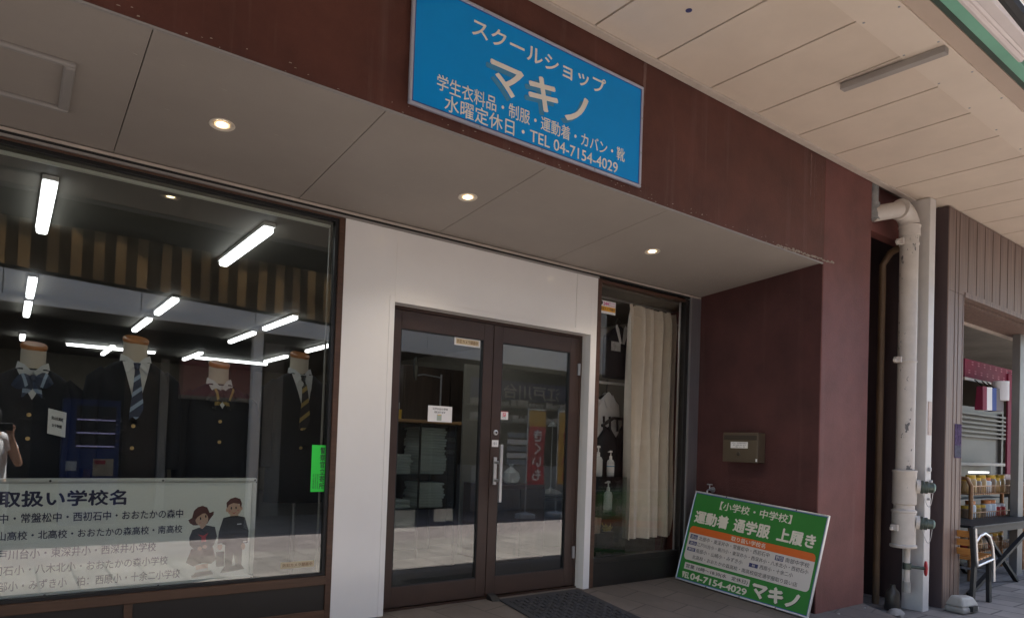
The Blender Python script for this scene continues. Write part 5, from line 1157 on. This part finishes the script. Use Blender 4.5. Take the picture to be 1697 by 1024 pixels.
dc = thing('display_case', (10.2, -0.7, 0.7), 'dark glass food display case behind the jar rack', 'display case')
bx('body', 9.45, 11.3, -0.75, -0.52, -0.11, 0.70, M_black, dc, 0.004); bx('case_back', 9.45, 11.3, -0.535, -0.521, 0.70, 1.13, M_black, dc); bx('top', 9.45, 11.3, -0.75, -0.52, 1.13, 1.17, M_lampgrey, dc, 0.004)
bx('lamp', 10.2, 10.8, -0.68, -0.64, 1.03, 1.05, emit('case_lamp', (1, 1, 0.95), 0.5), dc)
rkx = thing('jar_rack', (9.3, -1.2, -0.12), 'copper coloured wire rack with two shelves of jars', 'rack')
RX0, RX1 = 8.45, 10.05
for z in (0.84, 0.55, 0.20):
    b = MB(); b.box(RX0, RX1, -1.30, -1.06, z - 0.02, z - 0.008)
    for i in range(26): b.box(RX0 + i * 0.062, RX0 + i * 0.062 + 0.006, -1.306, -1.3005, z - 0.02, z + 0.07)
    b.box(RX0, RX1, -1.306, -1.3005, z + 0.072, z + 0.082); b.build('shelf', M_rack, rkx)
for x in (RX0, RX1):
    b = MB(); b.tube([(x, -1.29, -0.119), (x, -1.29, 0.92), (x, -1.25, 1.0), (x, -1.11, 1.0), (x, -1.07, 0.92), (x, -1.07, -0.119)], 0.022, 10); b.build('frame', M_rack, rkx, True)
def jar(x, y, z, r, h, m, lm, label):
    t = thing('jar', (x, y, z), label, 'jar', 'jars on the copper rack'); z += 0.001
    MB().lathe((x, y, z), [(0, 0), (r, 0), (r, h * 0.72), (r * 0.8, h * 0.8), (0, h * 0.8)], 14).build('glass', m, t, True)
    MB().lathe((x, y, z + h * 0.8), [(0, 0), (r * 0.85, 0), (r * 0.85, h * 0.2), (0, h * 0.2)], 14).build('lid', lm, t, True); return t
lm = [(M_jar, M_lidyel, 'amber jar with a yellow lid'), (mat('brown_jar', (0.25, 0.17, 0.1), 0.3, var=0.2), M_lidyel, 'brown jar with a yellow lid'), (M_plastic, M_lidor, 'clear jar with an orange lid'), (M_jarred, M_paper, 'red jar with a white lid')]
names = [q + ' from the left' for q in ('first', 'second', 'third', 'fourth', 'fifth', 'sixth', 'seventh', 'eighth', 'ninth', 'tenth', 'eleventh')]
for i in range(8):
    m, l, s = lm[(0, 0, 1, 0, 2, 1, 0, 0)[i]]; jar(8.57 + i * 0.145, -1.19, 0.84 - 0.008, 0.058, 0.17 + 0.03 * (i % 2), m, l, '%s, %s on the upper rack shelf' % (s, names[i]))
for i in range(8):
    m, l, s = lm[(1, 2, 0, 1, 2, 2, 3, 3)[i]]; jar(8.57 + i * 0.15, -1.19, 0.55 - 0.008, 0.056, 0.15 + 0.05 * (i in (1, 4, 5)), m, l, '%s, %s on the lower rack shelf' % (s, names[i]))
for i in range(7):
    m, l, s = lm[(3, 0, 0, 2, 3, 0, 1)[i]]; jar(8.6 + i * 0.16, -1.19, 0.20 - 0.008, 0.056, 0.16, m, l, '%s, %s on the bottom rack shelf' % (s, names[i]))
bxx = thing('cardboard_box', (9.85, -1.2, 0.83), 'small pale pink open box at the right end of the upper rack shelf', 'box')
bx('box', 9.72, 9.98, -1.28, -1.10, 0.8325, 0.98, mat('pale_card', (0.55, 0.42, 0.36), 0.7, var=0.15), bxx, 0.004); bx('flap', 9.74, 9.96, -1.2, -1.11, 0.981, 1.04, mat('pale_card', (0.5, 0.4, 0.3), 0.7), bxx)
ps = thing('poster', (6.95, NY, 1.22), 'small purple poster taped on the brown sided post', 'poster')
fpo = Frame((0, NY - 0.003, 0), (1, 0, 0), (0, 0, 1)); b = MB(); fpo.slab(b, 6.905, 7.055, 1.215, 1.525, 0, 0.001); b.build('sheet', M_poster, ps)
b = MB(); fpo.slab(b, 6.91, 7.05, 1.225, 1.33, 0.0011, 0.0015); b.build('lower_print', mat('grey_print', (0.07, 0.07, 0.10), 0.9, var=0.4, vs=30), ps)

# folding table and chair in front of it
tbx = thing('folding_table', (8.6, -1.35, -0.12), 'black folding table with crossed legs in front of the neighbour shop', 'table')
bx('top', 7.57, 9.75, -1.63, -1.02, 0.535, 0.560, M_tableblk, tbx, 0.004); b = MB(); b.box(7.60, 9.72, -1.62, -1.60, 0.475, 0.534); b.box(7.60, 9.72, -1.05, -1.03, 0.475, 0.534); b.build('apron', M_tableblk, tbx)
for y in (-1.585, -1.10):
    b = MB(); b.bar((7.60, y, -0.110), (9.42, y, 0.50), 0.03, 0.045, (0, 1, 0)); b.build('leg', M_tableblk, tbx); b = MB(); b.bar((8.02, y + 0.034, 0.50), (9.00, y + 0.034, -0.110), 0.03, 0.045, (0, 1, 0)); b.build('leg', M_tableblk, tbx)
b = MB(); b.tube([(8.12, -1.57, 0.07), (8.12, -1.11, 0.07)], 0.012, 8); b.build('crossbar', M_silver, tbx)
chx = thing('slatted_chair', (7.2, -1.55, -0.12), 'chair with orange wooden slats and bare metal armrests at the folding table', 'chair')
for y in (-1.815, -1.36):
    b = MB(); b.bar((7.01, y, -0.1195), (7.05, y, 0.28), 0.03, 0.06, (1, 0, 0)); b.bar((7.05, y, 0.28), (6.99, y, 0.60), 0.03, 0.06, (1, 0, 0)); b.build('back_leg', M_tableblk, chx)
    b = MB(); b.bar((7.44, y + 0.01, -0.1195), (7.42, y + 0.01, 0.26), 0.03, 0.055, (1, 0, 0)); b.build('front_leg', M_tableblk, chx)
    b = MB(); b.tube([(7.02, y - 0.022, 0.47), (7.10, y - 0.022, 0.515), (7.22, y - 0.022, 0.535), (7.33, y - 0.022, 0.50), (7.41, y - 0.022, 0.40), (7.445, y - 0.022, 0.26), (7.455, y - 0.022, 0.08)], 0.013, 10); b.tube([(7.0, y - 0.022, 0.59), (7.04, y - 0.022, 0.30), (7.06, y - 0.022, 0.25), (7.43, y - 0.022, 0.285)], 0.012, 10); b.build('armrest', M_silver, chx, True)
for z in (0.53, 0.455, 0.375): 
    b = MB(); b.hexa([(7.005, -1.80, z - 0.03), (7.02, -1.80, z - 0.03), (7.02, -1.375, z - 0.03), (7.005, -1.375, z - 0.03)], [(6.995, -1.80, z + 0.03), (7.01, -1.80, z + 0.03), (7.01, -1.375, z + 0.03), (6.995, -1.375, z + 0.03)]); b.build('back_slat', M_slat, chx, bevel=0.003)
for i in range(5): bx('seat_slat', 7.08 + i * 0.072, 7.135 + i * 0.072, -1.83, -1.345, 0.29 + i * 0.006, 0.31 + i * 0.006, M_slat, chx, 0.003)

# ------------------------------------------------------------------ across the street (seen mirrored in the glass)
G = None
OY, GZ = -6.42, -0.241
oc = thing('opposite_canopy', (0, OY, GZ), 'grey panelled canopy fascia across the street', 'canopy')
b = MB()
for i in range(-8, 16):
    x0 = -0.11 + 1.555 * i; b.box(x0 + 0.006, x0 + 1.549, OY - 0.02, OY, 2.886, 3.60)
b.build('fascia_panel', M_oppgrey, oc); bx('fascia_lip', -12, 23, OY - 0.04, OY + 0.02, 2.79, 2.885, M_oppgrey, oc); bx('ceiling', -12, 23, -8.4, OY - 0.041, 2.87, 2.91, M_oppwall, oc); bx('roof', -12, 23, -8.4, OY - 0.021, 3.50, 3.56, M_oppgrey, oc)
for x in (-6.32, -1.65, 3.01, 7.68, 12.34): bx('post', x, x + 0.14, OY - 0.19, OY - 0.05, GZ, 2.789, M_oppgrey, oc, 0.004)
ob = thing('opposite_building', (4, -9, GZ), 'row of dark shop fronts across the street', 'building')
bx('upper_wall', -12, 23, -8.8, -8.41, 2.92, 6.4, M_upper, ob)
M_shut = mat('brown_shutter', (0.09, 0.065, 0.05), 0.6, var=0.2); M_pil = mat('grey_pilaster', (0.42, 0.41, 0.38), 0.7, var=0.1)
for x0, x1, m in ((-12, 0.3, M_oppwall), (0.3, 1.50, M_oppdark), (1.50, 1.98, M_shut), (1.98, 3.68, M_oppdark), (3.68, 4.02, M_pil), (4.02, 7.2, M_oppwall), (7.2, 12, M_oppdark), (12, 23, M_oppwall)):
    bx('shop_front', x0 + 0.002, x1 - 0.002, -8.4, -8.15, GZ, 2.869, m, ob)
b = MB()
for i in range(40): b.box(1.52, 1.96, -8.149, -8.14, -0.15 + i * 0.05, -0.11 + i * 0.05)
b.build('shutter_slat', M_shut, ob)
for x in (2.0, 3.50): bx('pilaster', x, x + 0.12, -8.149, -8.05, GZ, 2.4, M_pil, ob)
vm = thing('vending_machine', (1.0, -8.0, GZ), 'blue drinks vending machine across the street', 'vending machine')
bx('body', 0.67, 1.42, -8.13, -7.785, GZ, 1.66, M_vend, vm, 0.02); bx('display', 0.84, 1.36, -7.784, -7.775, 0.92, 1.56, M_oppdark, vm)
for z in (0.94, 1.14, 1.34): bx('button_row', 0.85, 1.35, -7.774, -7.765, z, z + 0.02, emit('blue_buttons', (0.35, 0.3, 0.9), 0.15), vm)
bx('panel', 1.08, 1.35, -7.784, -7.775, 0.50, 0.76, mat('cream_panel', (0.5, 0.42, 0.3), 0.5), vm); bx('panel_header', 1.10, 1.24, -7.774, -7.77, 0.68, 0.74, M_flagred, vm); bx('notice', 0.73, 0.87, -7.784, -7.775, 0.58, 0.72, M_plastic, vm); bx('flap', 0.90, 1.30, -7.784, -7.775, 0.02, 0.27, M_black, vm)
pk = thing('pink_signboard', (2.8, -8.0, 1.82), 'faded pink signboard across the street', 'signboard')
bx('board', 2.28, 3.48, -8.13, -7.78, 1.82, 2.40, M_pink, pk, 0.005); bx('base_strip', 2.28, 3.48, -8.13, -7.77, 1.77, 1.819, M_plasticg, pk)
bb = thing('blue_signboard', (9.6, -7.8, 2.2), 'dark blue shop signboard with white letters across the street', 'signboard')
bx('board', 8.0, 11.2, -7.84, -7.79, 2.18, 2.62, mat('deep_blue_board', (0.03, 0.06, 0.30), 0.5), bb)
fo = Frame((0, -7.7895, 0), (-1, 0, 0), (0, 0, 1)); lettering(fo, '江戸川台', -10.5, -8.85, 2.22, 2.56, 0.001, M_paper, bb, 0.002, 0.02)
sf = thing('magazine_rack', (9.6, -7.8, 0.9), 'long rack of papers and magazines across the street', 'rack')
for z in (2.02, 1.68): bx('shelf', 7.9, 11.0, -7.85, -7.5, z, z + 0.02, M_plasticg, sf)
b = MB(); rg = random.Random(8)
for z in (1.70, 2.04):
    x = 7.95
    while x < 10.9:
        w_ = rg.uniform(0.12, 0.28); b.box(x, x + w_, -7.75, -7.55, z + 0.001, z + rg.uniform(0.08, 0.16)); x += w_ + rg.uniform(0.01, 0.08)
b.build('paper_pile', mat('grey_papers', (0.62, 0.62, 0.64), 0.7, var=0.4, vs=9), sf)
for i in range(5): bx('poster_row', 8.8, 9.5, -7.52, -7.50, 0.75 + i * 0.15, 0.86 + i * 0.15, M_paper if i % 2 else mat('blue_grey_print', (0.25, 0.30, 0.38), 0.5), sf)
bx('counter', 7.9, 11.2, -8.1, -7.53, GZ, 0.72, mat('grey_counter', (0.32, 0.32, 0.32), 0.6), sf)
def banner(x, y, w_, m0, m1, mt, txt, label):
    t = thing('banner', (x, y, GZ), label, 'banner', 'nobori banners across the street')
    b = MB(); b.tube([(x, y, -0.12), (x, y, 1.95)], 0.012, 8); b.tube([(x, y, 1.90), (x + w_, y, 1.90)], 0.008, 8); b.build('pole', M_plastic, t)
    MB().lathe((x, y, GZ + 0.001), [(0, 0), (0.2, 0), (0.2, 0.08), (0.03, 0.12), (0, 0.12)], 20).build('base', M_plastic, t, True)
    b = MB(); n = 14
    for i in range(n):
        z0, z1 = 0.42 + (1.88 - 0.42) * i / n, 0.42 + (1.88 - 0.42) * (i + 1) / n; f = lambda z: y + 0.02 * math.sin(z * 5)
        b.hexa([(x + 0.015, f(z0), z0), (x + w_, f(z0), z0), (x + w_, f(z0) + 0.003, z0), (x + 0.015, f(z0) + 0.003, z0)], [(x + 0.015, f(z1), z1), (x + w_, f(z1), z1), (x + w_, f(z1) + 0.003, z1), (x + 0.015, f(z1) + 0.003, z1)], 1 if i >= n - 3 else 0)
    b.build('cloth', [m0, m1], t)
    f2 = Frame((0, y + 0.026, 0), (-1, 0, 0), (0, 0, 1)); lettering(f2, txt, -(x + w_ * 0.80), -(x + w_ * 0.25), 0.50, 1.50, 0.001, mt, t, 0.002, 0.02, vertical=True)
banner(8.24, -6.08, 0.44, M_flagred, M_flagyel, M_paper, 'きくいも', 'red banner with a yellow top and white writing across the street')
banner(9.02, -6.08, 0.40, M_flagyel, M_flagyel, M_flagred, 'きくいも', 'yellow banner with red writing across the street')

# ------------------------------------------------------------------ the photographer (mirrored at the left edge of the window)
def skin_mesh(name, verts, edges, m, parent=None, sub=2, root=0):
    me = bpy.data.meshes.new(name); off = Vector(parent.get('_o', (0, 0, 0))) if parent else Vector((0, 0, 0))
    me.from_pydata([tuple(Vector(v[:3]) - off) for v in verts], edges, []); me.materials.append(m)
    o = bpy.data.objects.new(name, me); COL.objects.link(o)
    o.modifiers.new('skin', 'SKIN').use_smooth_shade = True
    sv = me.skin_vertices[0].data
    for i, v in enumerate(verts):
        r = v[3]; sv[i].radius = (r, r) if not isinstance(r, tuple) else r; sv[i].use_root = (i == root)
    s = o.modifiers.new('sub', 'SUBSURF'); s.levels = s.render_levels = sub
    dg = bpy.context.evaluated_depsgraph_get(); me2 = bpy.data.meshes.new_from_object(o.evaluated_get(dg)); o.modifiers.clear(); o.data = me2; me2.name = name
    if parent: o.parent = parent
    o['_o'] = tuple(off)
    return o
bv, be = [], []
def chain(pts, start=None):
    prev = start
    for p in pts:
        bv.append(p); i = len(bv) - 1
        if prev is not None: be.append((prev, i))
        prev = i
    return prev
gx, gy = -0.13, -4.62                       # hips; the figure faces the shop (+Y)
pel = chain([(gx, gy, 0.64, (0.13, 0.10))])
ch = chain([(gx, gy + 0.01, 0.84, (0.12, 0.09)), (gx, gy + 0.02, 1.0, (0.135, 0.095)), (gx, gy + 0.03, 1.08, (0.10, 0.08))], pel)
nk = chain([(gx, gy + 0.05, 1.145, 0.05), (gx, gy + 0.075, 1.20, 0.052), (gx, gy + 0.10, 1.27, (0.072, 0.088)), (gx, gy + 0.095, 1.33, (0.074, 0.09)), (gx, gy + 0.09, 1.37, (0.05, 0.06))], ch)
for sg in (-1, 1):
    el = (0.125, gy + 0.10, 0.80) if sg > 0 else (gx - 0.24, gy + 0.10, 0.82)
    wr = (0.045, gy + 0.262, 1.10) if sg > 0 else (-0.10, gy + 0.262, 1.10)
    sh_ = chain([(gx + sg * 0.11, gy + 0.03, 1.075, 0.062), (gx + sg * 0.155, gy + 0.035, 1.03, 0.055), (*[(a + b_) / 2 for a, b_ in zip((gx + sg * 0.16, gy + 0.035, 1.03), el)], 0.046), (*el, 0.040), (*[(a + b_) / 2 for a, b_ in zip(el, wr)], 0.036), (*wr, 0.026), (wr[0] - sg * 0.002, wr[1] + 0.012, wr[2] + 0.045, (0.036, 0.018)), (wr[0] - sg * 0.004, wr[1] + 0.014, wr[2] + 0.075, (0.036, 0.016))], ch - 0)
    palm = sh_
    for q in range(4):
        x = wr[0] + sg * (0.026 - q * 0.016); z = wr[2] + 0.085; L = (0.028, 0.034, 0.032, 0.026)[q]
        chain([(x, wr[1] + 0.014, z, 0.0095), (x - sg * 0.004, wr[1] + 0.024, z + L * 0.9, 0.009), (x - sg * 0.016, wr[1] + 0.040, z + L * 1.15, 0.0085), (x - sg * 0.028, wr[1] + 0.048, z + L * 0.95, 0.008)], palm)
    chain([(wr[0] - sg * 0.028, wr[1] + 0.006, wr[2] + 0.045, 0.011), (wr[0] - sg * 0.045, wr[1] + 0.004, wr[2] + 0.068, 0.0105), (wr[0] - sg * 0.052, wr[1] + 0.004, wr[2] + 0.092, 0.009)], palm - 1)
    chain([(gx + sg * 0.085, gy, 0.56, 0.088), (gx + sg * 0.09, gy + 0.015, 0.38, 0.070), (gx + sg * 0.09, gy + 0.02, 0.20, 0.054), (gx + sg * 0.092, gy + 0.005, 0.05, 0.052), (gx + sg * 0.092, gy - 0.01, -0.16, 0.034), (gx + sg * 0.094, gy + 0.0, -0.203, 0.036), (gx + sg * 0.10, gy + 0.10, -0.216, (0.036, 0.022)), (gx + sg * 0.104, gy + 0.15, -0.220, (0.030, 0.018))], pel)
person = skin_mesh('person', bv, be, M_skin, None, 2, pel)
tag(person, 'person in white t-shirt and dark trousers holding up a small camera', 'person')
def ptube(name, parts, m):
    b = MB()
    for pts, r in parts: b.tube(pts, r, 18)
    o = b.build(name, m, person, True); return o
ptube('shirt', [([(gx, gy, 0.66), (gx, gy + 0.01, 0.80), (gx, gy + 0.02, 0.96), (gx, gy + 0.03, 1.06), (gx, gy + 0.045, 1.125)], [0.152, 0.148, 0.156, 0.140, 0.066])] +
      [([(gx + sg * 0.07, gy + 0.03, 1.08), (gx + sg * 0.145, gy + 0.035, 1.05), (gx + sg * 0.165 + (0.02 if sg > 0 else 0), gy + 0.055, 0.955)], [0.075, 0.072, 0.068]) for sg in (-1, 1)], M_tshirt)
ptube('trousers', [([(gx, gy, 0.70), (gx, gy, 0.54)], [0.145, 0.150])] + [([(gx + sg * 0.08, gy, 0.62), (gx + sg * 0.09, gy + 0.015, 0.38), (gx + sg * 0.09, gy + 0.02, 0.20), (gx + sg * 0.092, gy, -0.17)], [0.098, 0.082, 0.068, 0.058]) for sg in (-1, 1)], M_trouser)
ptube('shoe', [([(gx + sg * 0.094, gy - 0.045, -0.200), (gx + sg * 0.096, gy + 0.05, -0.203), (gx + sg * 0.106, gy + 0.17, -0.213)], [0.038, 0.040, 0.026]) for sg in (-1, 1)], M_trouser)
hv = [(gx + 0.094 * math.cos(2 * math.pi * k / 20) * c_, gy + 0.085 + 0.108 * math.sin(2 * math.pi * k / 20) * c_ - 0.012, z) for z, c_ in ((1.27, 0.97), (1.32, 1.0), (1.37, 0.9), (1.40, 0.6), (1.412, 0.2)) for k in range(20)]
hb = MB(); hb.loft([hv[i * 20:(i + 1) * 20] for i in range(5)])
hb.build('hair', M_hair, person, True)
b = MB()
for sg in (-1, 1): b.lathe((gx + sg * 0.032, gy + 0.178, 1.285), [(0, 0), (0.012, 0.0), (0.008, 0.006), (0, 0.008)], 10, axis=(0, 1, 0))
b.build('eye', M_cam, person); b = MB(); b.tube([(gx, gy + 0.175, 1.285), (gx, gy + 0.198, 1.255), (gx, gy + 0.178, 1.245)], [0.008, 0.013, 0.009], 10); b.build('nose', M_skin, person, True); b = MB(); b.tube([(gx - 0.022, gy + 0.172, 1.222), (gx, gy + 0.180, 1.220), (gx + 0.022, gy + 0.172, 1.222)], 0.006, 8); b.build('mouth', M_pink, person, True)
cm = thing('handheld_camera', (0, -4.33, 1.2), 'small black camera held up in both hands by the photographer', 'camera')
bx('body', -0.058, 0.058, -4.318, -4.284, 1.163, 1.232, M_cam, cm, 0.006); MB().lathe((0.0, -4.2835, 1.198), [(0, 0), (0.028, 0), (0.027, 0.018), (0.020, 0.018), (0.018, 0.010), (0, 0.010)], 22, axis=(0, 1, 0)).build('lens', M_cam, cm, True); bx('top_plate', -0.054, 0.056, -4.316, -4.286, 1.2325, 1.238, M_silver, cm, 0.002)
G = None
for o in bpy.data.objects:
    if '_o' in o: del o['_o']
